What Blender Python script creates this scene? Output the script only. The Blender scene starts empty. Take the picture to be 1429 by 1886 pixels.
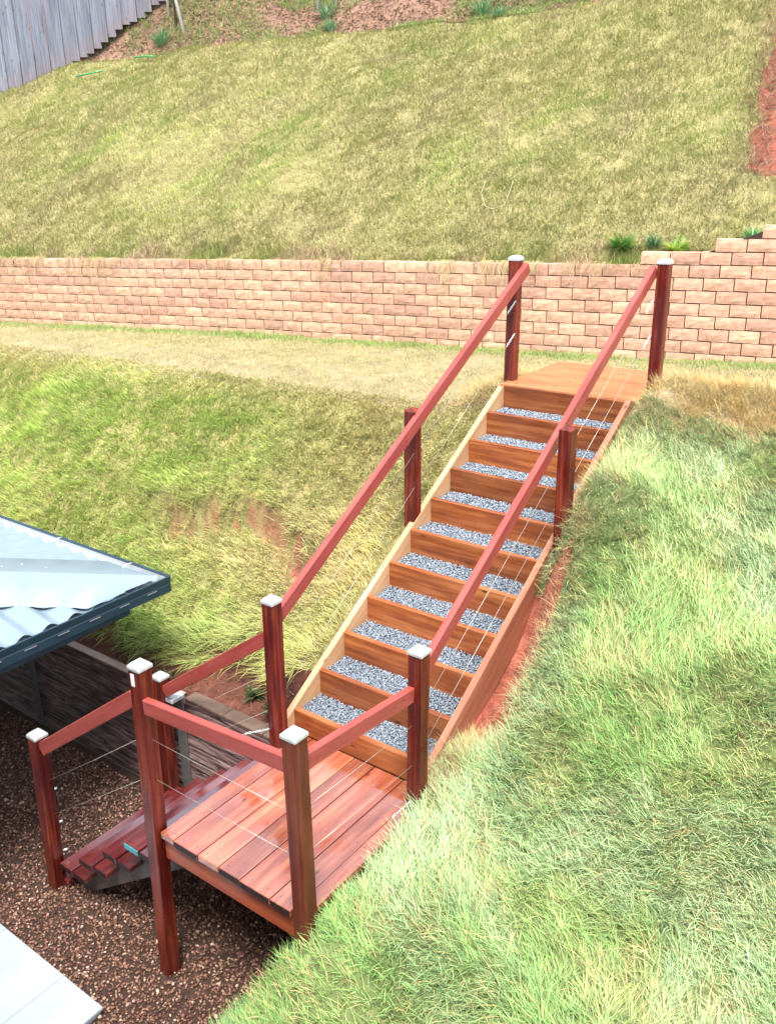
import bpy, bmesh, math, random
import numpy as np
from mathutils import Vector, Matrix, noise as mnoise

random.seed(7)
RNG = np.random.default_rng(11)
S = bpy.context.scene
COL = S.collection

# ------------------------------------------------------------------ camera
# site axes: u = up the stairs (world +X), v = to the right (world -Y), z up
def V(u, v, z): return Vector((u, -v, z))
FWD = Vector((0.75053, 0.56016, -0.35061))
RGT = Vector((0.59382, -0.80447, -0.01412))
UPV = Vector((0.28997, 0.19760, 0.93641))
cam_data = bpy.data.cameras.new('camera')
cam = bpy.data.objects.new('camera', cam_data)
COL.objects.link(cam)
m = Matrix.Identity(4)
for i in range(3):
    m[i][0] = RGT[i]; m[i][1] = UPV[i]; m[i][2] = -FWD[i]
m.translation = V(-2.5445, 3.5993, 3.4940)
cam.matrix_world = m
cam_data.sensor_fit = 'VERTICAL'
cam_data.sensor_height = 24.0
cam_data.lens = 24.0 * 1631.7 / 1886.0
cam_data.clip_start = 0.05
cam_data.clip_end = 600.0
S.camera = cam

# ------------------------------------------------------------------ light
SUN_EL, SUN_AZ = math.radians(68), math.radians(215)   # azimuth of the sun in world XY, from +X
world = bpy.data.worlds.new('World')
S.world = world
world.use_nodes = True
nt = world.node_tree
for n in list(nt.nodes): nt.nodes.remove(n)
sky = nt.nodes.new('ShaderNodeTexSky')
sky.sky_type = 'NISHITA'
sky.sun_disc = False
sky.sun_elevation = SUN_EL
sky.sun_rotation = math.radians(90) - SUN_AZ
sky.air_density = 1.0
sky.dust_density = 3.0
sky.ozone_density = 1.0
hs = nt.nodes.new('ShaderNodeHueSaturation')
hs.inputs['Saturation'].default_value = 0.40
bg = nt.nodes.new('ShaderNodeBackground')
bg.inputs['Strength'].default_value = 0.15
wo = nt.nodes.new('ShaderNodeOutputWorld')
nt.links.new(sky.outputs[0], hs.inputs['Color'])
nt.links.new(hs.outputs[0], bg.inputs['Color'])
nt.links.new(bg.outputs[0], wo.inputs['Surface'])
sd = bpy.data.lights.new('sun', 'SUN')
sd.energy = 1.5
sd.angle = math.radians(18)
sd.color = (1.0, 0.95, 0.87)
sun = bpy.data.objects.new('sun', sd)
COL.objects.link(sun)
sdir = Vector((math.cos(SUN_EL) * math.cos(SUN_AZ), math.cos(SUN_EL) * math.sin(SUN_AZ), math.sin(SUN_EL)))
sun.rotation_euler = sdir.to_track_quat('Z', 'Y').to_euler()
sun.location = (0, 0, 30)
S.view_settings.view_transform = 'Standard'
S.view_settings.look = 'None'
S.view_settings.gamma = 1.0
S.view_settings.use_curve_mapping = False
S.view_settings.exposure = 1.9

# ------------------------------------------------------------------ numpy noise
def _hash(ix, iy, seed):
    h = (ix.astype(np.int64) * 374761393 + iy.astype(np.int64) * 668265263 + seed * 974634777) & 0xFFFFFFFF
    h = ((h ^ (h >> 13)) * 1274126177) & 0xFFFFFFFF
    h = h ^ (h >> 16)
    return (h & 0xFFFFFF) / float(0xFFFFFF)
def vnoise(x, y, seed=0):
    x = np.asarray(x, float); y = np.asarray(y, float)
    ix = np.floor(x); iy = np.floor(y)
    fx = x - ix; fy = y - iy
    fx = fx * fx * (3 - 2 * fx); fy = fy * fy * (3 - 2 * fy)
    a = _hash(ix, iy, seed); b = _hash(ix + 1, iy, seed)
    c = _hash(ix, iy + 1, seed); d = _hash(ix + 1, iy + 1, seed)
    return (a + (b - a) * fx) * (1 - fy) + (c + (d - c) * fx) * fy
def fbm(x, y, seed=0, octv=4):
    t = 0; a = 0.5; f = 1.0; s = 0
    for k in range(octv):
        t = t + a * vnoise(np.asarray(x) * f + 17.3 * k, np.asarray(y) * f - 9.1 * k, seed + k); s += a
        a *= 0.5; f *= 2.03
    return t / s
def sst(a, b, x):
    t = np.clip((np.asarray(x, float) - a) / (b - a), 0, 1)
    return t * t * (3 - 2 * t)

# ------------------------------------------------------------------ terrain functions
WV = [-16, -12, -8.88, -5.47, -2.67, -.94, .2, 1.43, 4.0, 7.0]
WU = [3.3, 4.2, 4.84, 5.5, 5.93, 6.12, 6.28, 6.46, 6.8, 7.2]
def uw(v): return np.interp(v, WV, WU)
def wall_base(v): return 1.757 + .0165 * np.clip(v, -12, 4)
def wall_top(v): return 2.667 + .0175 * np.clip(v, -12, 4)
GZ = -1.10
RISE, RUN, US = .17, .274, 1.172
def nosing(u): return RISE + (u - US) * (RISE / RUN)

def terrace(u, v):
    return wall_base(v) - .03 + .02 * fbm(u * 2, v * 2, 3)
def foot_u(v): return 1.29 + .12 * (fbm(np.asarray(v) * 1.3, 0 * np.asarray(v) + 2.2, 5) - .5) + .30 * np.exp(-((np.asarray(v) + .78) / .50) ** 2)
def bank_left(u, v):
    n = fbm(u * 1.1, v * 1.1, 21)
    n2 = fbm(u * 3.5, v * 3.5, 22)
    uc = 3.78 + .25 * (fbm(v * .6, u * 0, 4) - .5)
    d = uc - u
    k = .16
    sp = k * np.log1p(np.exp(np.clip(d / k, -40, 40)))
    z = terrace(u, v) - .685 * sp
    # small slipped ledge half-way up
    win = sst(-3.6, -2.4, v) * (1 - sst(-.75, -.3, v))
    ul = 2.40 + .12 * np.sin(v * 3.1) + .1 * (n2 - .5)
    z = z + win * (.15 * sst(ul - .03, ul + .05, u) * (1 - sst(ul + .1, ul + .75, u)) - .10 * sst(ul - .55, ul - .05, u) * (1 - sst(ul - .05, ul + .05, u)))
    z = z + (.20 * (n - .5) + .13 * (n2 - .5)) * sst(-.1, .6, d)
    # follow the stringer close to the stairs
    w = np.exp(-((np.minimum(v, 0) + .03) / .35) ** 2) * (u < 4.0)
    z = z * (1 - w) + np.minimum(nosing(u) - .05, terrace(u, v) + .07) * w
    # foot: scarp down to the garden bed
    fu = foot_u(v)
    bed = -.135 + .05 * (n2 - .5) + .06 * sst(1.2, fu, u)
    s = sst(fu - .09, fu + .09, u)
    return bed * (1 - s) + np.maximum(z, bed) * s
def right_edge(u):
    return np.interp(u, [-3.5, -1.2, -.7, -.3, 0.0, .2, 1.19], [2.9, 1.35, .95, .80, 1.12, 1.17, 1.18])
def bank_right(u, v):
    n = fbm(u * 1.2 + 5, v * 1.2, 31)
    n2 = fbm(u * 3.5, v * 3.5, 32)
    uc = 3.90 + .2 * (n2 - .5)
    d = uc - u
    k = .13
    sp = k * np.log1p(np.exp(np.clip(d / k, -40, 40)))
    z = terrace(u, v) + .01 - .62 * sp
    z = z + .55 * np.exp(-((u + .02) / .55) ** 2) * np.exp(-((v - 1.32) / .42) ** 2)
    z = z + .13 * np.exp(-((u - .75) / .5) ** 2) * np.exp(-((v - 1.25) / .4) ** 2)
    z = z + (.24 * (n - .5) + .13 * (n2 - .5)) * sst(-.1, .7, d) * sst(1.2, 1.9, v)
    z = z + .24 * np.exp(-((u - 2.45) / .62) ** 2) * sst(1.17, 1.38, v) * (1 - sst(1.7, 2.5, v)) + .20 * sst(1.13, 1.26, v) * sst(2.15, 2.5, u) * (1 - sst(2.9, 3.5, u)) * (1 - sst(1.5, 2.1, v))
    # beside the stringer: level with it at the top, a trench of bare soil half-way
    near = 1 - sst(1.2, 1.75, v)
    z = z + .07 * near * sst(2.2, 2.7, u) * (1 - sst(3.3, 3.8, u))
    tr = sst(1.30, 1.65, u) * (1 - sst(2.25, 2.6, u)) * (1 - sst(1.20, 1.42, v + .12 * (n2 - .5)))
    z = z - .20 * tr
    # falls away beside the deck down to the gravel
    e = right_edge(u)
    f = sst(0, .38, e - v) * (1 - sst(1.0, 1.19, u))
    return z * (1 - f) + (GZ - .12) * f
def ground_z(u, v):
    u = np.asarray(u, float); v = np.asarray(v, float)
    L = bank_left(u, v); R = bank_right(u, v)
    z = np.where(v > .54, R, L)
    z = z + .12 * np.exp(-((u - 4.05) / .38) ** 2) * np.exp(-((v - 1.32) / .20) ** 2)
    # hay mound right of the top landing, turf built up round the landing
    z = z + .20 * np.exp(-((u - 4.45) / .34) ** 2) * np.exp(-((v - 1.85) / .60) ** 2)
    z = z + .10 * np.exp(-((u - 4.5) / .55) ** 2) * np.exp(-((v + .12) / .25) ** 2)
    z = z + .10 * np.exp(-((u - 4.2) / .5) ** 2) * np.exp(-((v - 1.28) / .22) ** 2)
    inside = (v > -.01) & (v < 1.10) & (u > 1.15)
    zi = np.where(u < 3.95, nosing(u) - .26, np.where(u < 5.1, 1.77, z))
    z = np.where(inside & (u < 5.1), np.minimum(z, zi), z)
    return z

HS = .70
def hill_z(t, v):
    n = fbm(t * .55, v * .55, 41); n2 = fbm(t * 2.2, v * 2.2, 42)
    z = wall_top(v) - .05 + HS * np.maximum(t - .15, 0) + (.42 * (n - .5) + .17 * (n2 - .5)) * sst(.2, 1.0, t) * (1 - .5 * sst(4.4, 4.8, t))
    ex = .08 + .52 * (1 - sst(-9.6, -7.6, v))
    z = z + ex * np.maximum(t - 4.85, 0) - .10 * sst(4.75, 4.95, t) * (1 - sst(5.0, 5.5, t))
    z = z - np.maximum(t - 6.4, 0) * (HS + ex - .04)           # levels out far above the frame
    c = cut_mask(t, v)
    return z - .26 * c
def cut_line(t):
    return np.interp(t, [1.3, 1.45, 2.4, 3.4, 5.0], [.75, .72, .46, .20, -.1]) + .12 * (vnoise(np.asarray(t) * 3, 0 * np.asarray(t), 8) - .5)
def cut_mask(t, v):
    return sst(0, .10, np.asarray(v) - cut_line(t)) * sst(1.42, 1.52, t) * (1 - sst(4.6, 5.2, t))

# ------------------------------------------------------------------ material helpers
def mat(name):
    M = bpy.data.materials.new(name); M.use_nodes = True
    t = M.node_tree
    b = t.nodes.get('Principled BSDF')
    return M, t, b
def N(t, kind, **kw):
    n = t.nodes.new(kind)
    for k, v in kw.items(): setattr(n, k, v)
    return n
def ramp(t, fac, stops):
    r = N(t, 'ShaderNodeValToRGB')
    el = r.color_ramp.elements
    while len(el) < len(stops): el.new(.5)
    for e, (p, c) in zip(el, stops):
        e.position = p; e.color = (c[0], c[1], c[2], 1)
    t.links.new(fac, r.inputs[0])
    return r
def noise_tex(t, vec, scale, detail=4, rough=.55, dist=0):
    n = N(t, 'ShaderNodeTexNoise')
    n.inputs['Scale'].default_value = scale; n.inputs['Detail'].default_value = detail
    n.inputs['Roughness'].default_value = rough; n.inputs['Distortion'].default_value = dist
    t.links.new(vec, n.inputs['Vector'])
    return n
def mapped(t, src, scale, rnd=True):
    """object-space coordinates, shifted by a random amount per object"""
    mp = N(t, 'ShaderNodeMapping'); mp.inputs['Scale'].default_value = scale
    if rnd:
        oi = N(t, 'ShaderNodeObjectInfo')
        mu = N(t, 'ShaderNodeMath', operation='MULTIPLY'); mu.inputs[1].default_value = 37.0
        t.links.new(oi.outputs['Random'], mu.inputs[0])
        ad = N(t, 'ShaderNodeVectorMath', operation='ADD')
        t.links.new(src, ad.inputs[0]); t.links.new(mu.outputs[0], ad.inputs[1])
        src = ad.outputs[0]
    t.links.new(src, mp.inputs['Vector'])
    return mp.outputs[0]
def mixc(t, fac, a, b, mode='MIX'):
    n = N(t, 'ShaderNodeMix', data_type='RGBA', blend_type=mode)
    if isinstance(fac, (int, float)): n.inputs[0].default_value = fac
    else: t.links.new(fac, n.inputs[0])
    for k, x in ((6, a), (7, b)):
        if isinstance(x, (tuple, list)): n.inputs[k].default_value = (x[0], x[1], x[2], 1)
        else: t.links.new(x, n.inputs[k])
    return n.outputs[2]
def bump(t, b, h, strength=.3, dist=.01):
    n = N(t, 'ShaderNodeBump'); n.inputs['Strength'].default_value = strength; n.inputs['Distance'].default_value = dist
    t.links.new(h, n.inputs['Height']); t.links.new(n.outputs[0], b.inputs['Normal'])
    return n

def wood_mat(name, dark, mid, light, rough=(.35, .6), grain=(1.2, 26, 26), vary=.35, wet=0.0, knots=True, coat=0.0, cior=1.8):
    M, t, b = mat(name)
    tc = N(t, 'ShaderNodeTexCoord')
    vec = mapped(t, tc.outputs['Object'], grain)
    g = noise_tex(t, vec, 1.6, 6, .6, .4)
    big = noise_tex(t, mapped(t, tc.outputs['Object'], (1.5, 6, 6)), 1.3, 3)
    mx = N(t, 'ShaderNodeMath', operation='MULTIPLY_ADD'); mx.inputs[1].default_value = .62
    t.links.new(g.outputs['Fac'], mx.inputs[0])
    m2 = N(t, 'ShaderNodeMath', operation='MULTIPLY'); m2.inputs[1].default_value = .42
    t.links.new(big.outputs['Fac'], m2.inputs[0]); t.links.new(m2.outputs[0], mx.inputs[2])
    r = ramp(t, mx.outputs[0], [(.30, dark), (.50, mid), (.72, light)])
    col = r.outputs[0]
    oi = N(t, 'ShaderNodeObjectInfo')
    hv = N(t, 'ShaderNodeHueSaturation')
    mr = N(t, 'ShaderNodeMapRange'); mr.inputs[3].default_value = 1 - vary; mr.inputs[4].default_value = 1 + vary
    t.links.new(oi.outputs['Random'], mr.inputs[0]); t.links.new(mr.outputs[0], hv.inputs['Value'])
    t.links.new(col, hv.inputs['Color']); col = hv.outputs[0]
    if knots:
        kn = N(t, 'ShaderNodeTexVoronoi'); kn.inputs['Scale'].default_value = 1.0
        t.links.new(mapped(t, tc.outputs['Object'], (3.2, 9, 9)), kn.inputs['Vector'])
        kr = ramp(t, kn.outputs['Distance'], [(.03, (1, 1, 1)), (.11, (0, 0, 0))])
        col = mixc(t, kr.outputs[0], col, (dark[0] * .35, dark[1] * .35, dark[2] * .35))
    t.links.new(col, b.inputs['Base Color'])
    rn = noise_tex(t, mapped(t, tc.outputs['Object'], (2.2, 4.5, 4.5)), 1.4, 3)
    rr = N(t, 'ShaderNodeMapRange'); rr.inputs[1].default_value = .40; rr.inputs[2].default_value = .62
    rr.inputs[3].default_value = rough[0]; rr.inputs[4].default_value = rough[1]
    t.links.new(rn.outputs['Fac'], rr.inputs[0]); t.links.new(rr.outputs[0], b.inputs['Roughness'])
    if coat:
        b.inputs['Coat Weight'].default_value = coat; t.links.new(rr.outputs[0], b.inputs['Coat Roughness']); b.inputs['Coat IOR'].default_value = cior; b.inputs['IOR'].default_value = 1.65
    bump(t, b, g.outputs['Fac'], .22, .004)
    return M
def plain_mat(name, col, rough=.5, metal=0.0, nscale=0, namp=.15, nb=0.0, spec=.5):
    M, t, b = mat(name)
    b.inputs['Roughness'].default_value = rough; b.inputs['Metallic'].default_value = metal
    b.inputs['Specular IOR Level'].default_value = spec
    b.inputs['Base Color'].default_value = (*col, 1)
    if nscale:
        tc = N(t, 'ShaderNodeTexCoord')
        n = noise_tex(t, tc.outputs['Object'], nscale, 5)
        r = ramp(t, n.outputs['Fac'], [(.3, [c * (1 - namp) for c in col]), (.7, [min(1, c * (1 + namp)) for c in col])])
        t.links.new(r.outputs[0], b.inputs['Base Color'])
        if nb: bump(t, b, n.outputs['Fac'], nb, .01)
    return M
def attr_mat(name, rough=.6, transl=0.0, nscale=0, spec=.3, bend=0.0):
    M, t, b = mat(name)
    a = N(t, 'ShaderNodeAttribute', attribute_type='GEOMETRY', attribute_name='col')
    b.inputs['Roughness'].default_value = rough
    b.inputs['Specular IOR Level'].default_value = spec
    t.links.new(a.outputs['Color'], b.inputs['Base Color'])
    if bend:
        ge = N(t, 'ShaderNodeNewGeometry')
        sc_ = N(t, 'ShaderNodeVectorMath', operation='SCALE'); sc_.inputs['Scale'].default_value = 1 - bend
        t.links.new(ge.outputs['Normal'], sc_.inputs[0])
        ad = N(t, 'ShaderNodeVectorMath', operation='ADD'); ad.inputs[1].default_value = (0, 0, bend)
        t.links.new(sc_.outputs[0], ad.inputs[0])
        nm = N(t, 'ShaderNodeVectorMath', operation='NORMALIZE'); t.links.new(ad.outputs[0], nm.inputs[0])
        t.links.new(nm.outputs[0], b.inputs['Normal'])
    if transl:
        tr = N(t, 'ShaderNodeBsdfTranslucent'); t.links.new(a.outputs['Color'], tr.inputs['Color'])
        mx = N(t, 'ShaderNodeMixShader'); mx.inputs[0].default_value = transl
        t.links.new(b.outputs[0], mx.inputs[1]); t.links.new(tr.outputs[0], mx.inputs[2])
        out = t.nodes.get('Material Output'); t.links.new(mx.outputs[0], out.inputs['Surface'])
    return M

M_POST = wood_mat('stained_post_wood', (.018, .002, .002), (.082, .006, .004), (.27, .048, .018), (.25, .5), (1.0, 30, 30), .15, knots=False)
M_POST_DRY = wood_mat('stained_post_wood_weathered', (.040, .005, .003), (.105, .017, .009), (.22, .062, .026), (.35, .6), (1.0, 34, 34), .15, knots=False)
M_RAIL = wood_mat('painted_rail_wood', (.21, .034, .028), (.285, .054, .045), (.36, .082, .066), (.24, .45), (1.2, 14, 14), .05, knots=False)
M_RISER = wood_mat('orange_riser_wood', (.085, .018, .006), (.24, .064, .018), (.44, .165, .055), (.25, .55), (1.0, 16, 20), .30)
M_STRING = wood_mat('stringer_wood', (.19, .062, .032), (.30, .11, .058), (.40, .18, .105), (.35, .6), (.8, 18, 18), .08)
M_STRING_PALE = wood_mat('pale_stringer_wood', (.34, .17, .08), (.50, .29, .15), (.60, .38, .22), (.4, .6), (.8, 18, 18), .05)
M_DECK = wood_mat('wet_deck_wood', (.12, .020, .010), (.27, .066, .034), (.46, .17, .085), (.04, .40), (.9, 15, 15), .28, coat=.9, cior=1.9)
M_TREAD = wood_mat('wet_tread_wood', (.035, .003, .004), (.080, .009, .011), (.16, .030, .028), (.14, .30), (.9, 15, 15), .25, knots=False, coat=1.0, cior=2.3)
M_BEARER = wood_mat('bearer_wood', (.13, .018, .007), (.24, .045, .015), (.34, .085, .030), (.3, .5), (.9, 12, 14), .12)
M_LAND = wood_mat('landing_wood', (.22, .070, .026), (.34, .125, .050), (.43, .19, .085), (.10, .45), (.9, 14, 14), .10, knots=False)
M_END_SHADE = plain_mat('dark_end_shade', (.016, .004, .004), .5, 0, 60, .3)  # near-black colour carries the shade on unlit board ends
M_TEAL = plain_mat('teal_paint', (.05, .30, .36), .4)
M_GALV = plain_mat('galvanised_steel', (.62, .64, .66), .38, .75, 60, .10)
M_CAP = plain_mat('zinc_cap', (.50, .52, .53), .45, .35, 70, .22)
M_WIRE = plain_mat('stainless_wire', (.50, .46, .40), .4, .6)
M_STEELDK = plain_mat('weathered_steel', (.17, .165, .17), .5, .5, 30, .25)
M_TAG = plain_mat('white_tag', (.75, .77, .78), .4)
M_ROOF = plain_mat('blue_grey_roof_steel', (.19, .255, .31), .36, .12, 6, .06)
M_GUT = plain_mat('dark_blue_gutter_steel', (.010, .036, .056), .35, .1, 8, .15)
M_GUTIN = plain_mat('pale_gutter_lining', (.50, .53, .56), .35, .1, 5, .04)
M_TILE = plain_mat('pale_porcelain_tile', (.33, .375, .43), .25, 0, 3, .08)
M_SOIL = None

def soil_mat(name, a, b_, c, scale=7.0, bmp=.7, rough=.9):
    M, t, b = mat(name)
    tc = N(t, 'ShaderNodeTexCoord')
    n = noise_tex(t, tc.outputs['Object'], scale, 8, .65)
    n2 = noise_tex(t, tc.outputs['Object'], scale * .22, 3)
    ad = N(t, 'ShaderNodeMath', operation='MULTIPLY_ADD'); ad.inputs[1].default_value = .6
    t.links.new(n.outputs['Fac'], ad.inputs[0])
    m2 = N(t, 'ShaderNodeMath', operation='MULTIPLY'); m2.inputs[1].default_value = .4
    t.links.new(n2.outputs['Fac'], m2.inputs[0]); t.links.new(m2.outputs[0], ad.inputs[2])
    r = ramp(t, ad.outputs[0], [(.36, a), (.5, b_), (.64, c)])
    t.links.new(r.outputs[0], b.inputs['Base Color'])
    b.inputs['Roughness'].default_value = rough
    nb = noise_tex(t, tc.outputs['Object'], scale * 4, 6, .7)
    bump(t, b, nb.outputs['Fac'], bmp, .03)
    return M
M_SOIL = soil_mat('red_soil', (.055, .018, .012), (.115, .034, .021), (.19, .070, .045), 9)
M_SOILRED = soil_mat('bright_red_clay', (.14, .034, .020), (.31, .078, .048), (.42, .15, .10), 14)
M_TURFBASE = soil_mat('thatch_under_grass', (.17, .15, .055), (.27, .235, .09), (.36, .29, .13), 12)
M_TURFSOIL = soil_mat('thatch_and_soil', (.14, .135, .046), (.24, .215, .08), (.34, .275, .12), 14)
_t = M_TURFSOIL.node_tree; _b = _t.nodes['Principled BSDF']
_src = _b.inputs['Base Color'].links[0].from_socket
_at = N(_t, 'ShaderNodeAttribute', attribute_type='GEOMETRY', attribute_name='soil')
_n = noise_tex(_t, N(_t, 'ShaderNodeTexCoord').outputs['Object'], 30, 5)
_r = ramp(_t, _n.outputs['Fac'], [(.35, (.14, .040, .025)), (.65, (.30, .095, .060))])
_t.links.new(mixc(_t, _at.outputs['Fac'], _src, _r.outputs[0]), _b.inputs['Base Color'])
def add_soil(M):
    _t = M.node_tree; _b = _t.nodes['Principled BSDF']
    _src = _b.inputs['Base Color'].links[0].from_socket
    _at = N(_t, 'ShaderNodeAttribute', attribute_type='GEOMETRY', attribute_name='soil')
    _n = noise_tex(_t, N(_t, 'ShaderNodeTexCoord').outputs['Object'], 22, 6)
    _r = ramp(_t, _n.outputs['Fac'], [(.35, (.16, .045, .028)), (.65, (.36, .11, .07))])
    _t.links.new(mixc(_t, _at.outputs['Fac'], _src, _r.outputs[0]), _b.inputs['Base Color'])
M_RBASE = soil_mat('green_thatch', (.09, .125, .038), (.15, .195, .062), (.25, .26, .115), 18)
add_soil(M_RBASE)
M_HILLBASE = soil_mat('straw_thatch', (.15, .135, .05), (.22, .195, .075), (.30, .25, .115), 14)
M_CUT = soil_mat('weathered_red_cut', (.13, .060, .040), (.27, .070, .045), (.38, .105, .068), 6)
M_MULCH = soil_mat('leaf_mulch_soil', (.10, .055, .035), (.19, .105, .070), (.28, .16, .11), 9)
M_TERR = soil_mat('terrace_thatch', (.15, .125, .06), (.23, .19, .095), (.33, .26, .16), 8)
add_soil(M_TERR)
M_GROUND = soil_mat('gravel_bed', (.045, .022, .014), (.085, .042, .028), (.13, .075, .05), 45, 1.0)
M_FAR = soil_mat('far_ground', (.07, .08, .03), (.10, .11, .045), (.13, .12, .06), 2)
M_BLADE = attr_mat('grass_blade', .6, .30, bend=.58)
M_PEB = attr_mat('pebble', .55, 0, spec=.4)
M_LEAF = attr_mat('leaf', .45, .25)
M_CHIP = attr_mat('stone_chip', .7, 0)

def block_mat():
    M, t, b = mat('split_face_block')
    tc = N(t, 'ShaderNodeTexCoord')
    vec = mapped(t, tc.outputs['Object'], (1, 1, 1))
    n = noise_tex(t, vec, 16, 7, .7)
    n2 = noise_tex(t, mapped(t, tc.outputs['Object'], (7, 7, 22)), 1.5, 6, .7, .6)
    r = ramp(t, n.outputs['Fac'], [(.30, (.36, .21, .142)), (.5, (.48, .30, .21)), (.72, (.56, .38, .28))])
    oi = N(t, 'ShaderNodeObjectInfo')
    r2 = ramp(t, oi.outputs['Random'], [(0, (.84, .77, .78)), (.3, (.97, .90, .86)), (.7, (1.02, 1.0, .96)), (1, (1.14, 1.15, 1.08))])
    c = mixc(t, 1.0, r.outputs[0], r2.outputs[0], 'MULTIPLY')
    pit = ramp(t, n2.outputs['Fac'], [(.31, (1, 1, 1)), (.40, (0, 0, 0))])
    c = mixc(t, pit.outputs[0], c, (.30, .135, .095))
    t.links.new(c, b.inputs['Base Color'])
    b.inputs['Roughness'].default_value = .88
    bump(t, b, n2.outputs['Fac'], .7, .009)
    return M
M_BLOCK = block_mat()
M_MORT = plain_mat('dark_joint', (.035, .018, .012), .95)

def sleeper_mat():
    M, t, b = mat('wood_textured_concrete')
    tc = N(t, 'ShaderNodeTexCoord')
    g = noise_tex(t, mapped(t, tc.outputs['Object'], (2.2, 16, 30)), 1.1, 7, .62, 1.4)
    r = ramp(t, g.outputs['Fac'], [(.40, (.030, .014, .014)), (.5, (.19, .108, .102)), (.60, (.42, .30, .28))])
    t.links.new(r.outputs[0], b.inputs['Base Color'])
    b.inputs['Roughness'].default_value = .38
    bump(t, b, g.outputs['Fac'], 1.0, .08)
    return M
M_SLEEP = sleeper_mat()
M_SLEEPTOP = plain_mat('pale_concrete_top', (.33, .25, .21), .75, 0, 20, .15, .2)
M_COPING = plain_mat('brown_grey_coping', (.12, .075, .055), .5, 0, 14, .25, .2)

def paling_mat():
    M, t, b = mat('weathered_grey_paling')
    tc = N(t, 'ShaderNodeTexCoord')
    g = noise_tex(t, mapped(t, tc.outputs['Object'], (26, 26, 1.1)), 1.4, 6, .6, .3)
    r = ramp(t, g.outputs['Fac'], [(.3, (.075, .085, .115)), (.5, (.15, .165, .21)), (.72, (.225, .24, .29))])
    kn = N(t, 'ShaderNodeTexVoronoi'); kn.inputs['Scale'].default_value = 1.0
    t.links.new(mapped(t, tc.outputs['Object'], (9, 9, 4)), kn.inputs['Vector'])
    kr = ramp(t, kn.outputs['Distance'], [(.06, (1, 1, 1)), (.16, (0, 0, 0))])
    c = mixc(t, kr.outputs[0], r.outputs[0], (.075, .07, .08))
    oi = N(t, 'ShaderNodeObjectInfo')
    r2 = ramp(t, oi.outputs['Random'], [(0, (.82, .82, .84)), (1, (1.12, 1.1, 1.1))])
    c = mixc(t, 1.0, c, r2.outputs[0], 'MULTIPLY')
    # red-earth splash along the foot of each paling
    sx = N(t, 'ShaderNodeSeparateXYZ'); t.links.new(tc.outputs['Object'], sx.inputs[0])
    sp = ramp(t, sx.outputs['Z'], [(.0, (1, 1, 1)), (.42, (0, 0, 0))])
    mu = N(t, 'ShaderNodeMath', operation='MULTIPLY'); mu.inputs[1].default_value = .35
    t.links.new(sp.outputs[0], mu.inputs[0])
    c = mixc(t, mu.outputs[0], c, (.22, .13, .11))
    t.links.new(c, b.inputs['Base Color']); b.inputs['Roughness'].default_value = .8
    bump(t, b, g.outputs['Fac'], .4, .006)
    return M
M_PALING = paling_mat()

# ------------------------------------------------------------------ object helpers
def tag(o, label=None, cat=None, group=None, kind=None):
    if label: o['label'] = label
    if cat: o['category'] = cat
    if group: o['group'] = group
    if kind: o['kind'] = kind
    return o
def link(name, me, material=None, parent=None):
    o = bpy.data.objects.new(name, me); COL.objects.link(o)
    if material and not me.materials: me.materials.append(material)
    if parent is not None:
        o.parent = parent
    return o
def empty(name, loc=(0, 0, 0)):
    o = bpy.data.objects.new(name, None); COL.objects.link(o); o.location = loc
    o.empty_display_size = .2
    return o
def put(o, mw):
    """world matrix -> local under the (unrotated) parent"""
    if o.parent is not None:
        p = Vector((0, 0, 0)); q = o.parent
        M = mw
        chain = []
        while q is not None: chain.append(q); q = q.parent
        for q in reversed(chain):
            M = (Matrix.Translation(q.location) @ q.rotation_euler.to_matrix().to_4x4()).inverted() @ M
        o.matrix_local = M
    else:
        o.matrix_world = mw
def box_mesh(name, sx, sy, sz, bev=.004, seg=1, off=(0, 0, 0)):
    bm = bmesh.new()
    bmesh.ops.create_cube(bm, size=1)
    for v in bm.verts: v.co = Vector((v.co.x * sx + off[0], v.co.y * sy + off[1], v.co.z * sz + off[2]))
    if bev: bmesh.ops.bevel(bm, geom=bm.edges[:], offset=bev, segments=seg, affect='EDGES', profile=.6)
    me = bpy.data.meshes.new(name); bm.to_mesh(me); bm.free()
    return me
def frame(p, q, up=Vector((0, 0, 1))):
    x = (q - p).normalized(); y = up.cross(x)
    if y.length < 1e-4: y = Vector((0, 1, 0)).cross(x)
    y.normalize(); z = x.cross(y)
    M = Matrix.Identity(4)
    for i in range(3): M[i][0] = x[i]; M[i][1] = y[i]; M[i][2] = z[i]
    M.translation = (p + q) / 2
    return M
def beam(name, p, q, w, h, material, parent, bev=.004, up=Vector((0, 0, 1)), seg=1):
    """rectangular bar from p to q, local X along it (w sideways, h along 'up')"""
    me = box_mesh(name, (q - p).length, w, h, bev, seg)
    o = link(name, me, material, parent)
    put(o, frame(p, q, up))
    return o
def tube_bm(bm, pts, r, sides=6, r2=None):
    rings = []
    n = len(pts)
    for i, p in enumerate(pts):
        a = pts[max(i - 1, 0)]; b = pts[min(i + 1, n - 1)]
        d = (b - a).normalized()
        y = Vector((0, 0, 1)).cross(d)
        if y.length < .05: y = Vector((0, 1, 0)).cross(d)
        y.normalize(); z = d.cross(y)
        rr = r if r2 is None else r + (r2 - r) * i / max(n - 1, 1)
        rings.append([bm.verts.new(p + rr * (math.cos(2 * math.pi * k / sides) * y + math.sin(2 * math.pi * k / sides) * z)) for k in range(sides)])
    for i in range(n - 1):
        for k in range(sides):
            bm.faces.new((rings[i][k], rings[i][(k + 1) % sides], rings[i + 1][(k + 1) % sides], rings[i + 1][k]))
    bm.faces.new(rings[0][::-1]); bm.faces.new(rings[-1])
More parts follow.
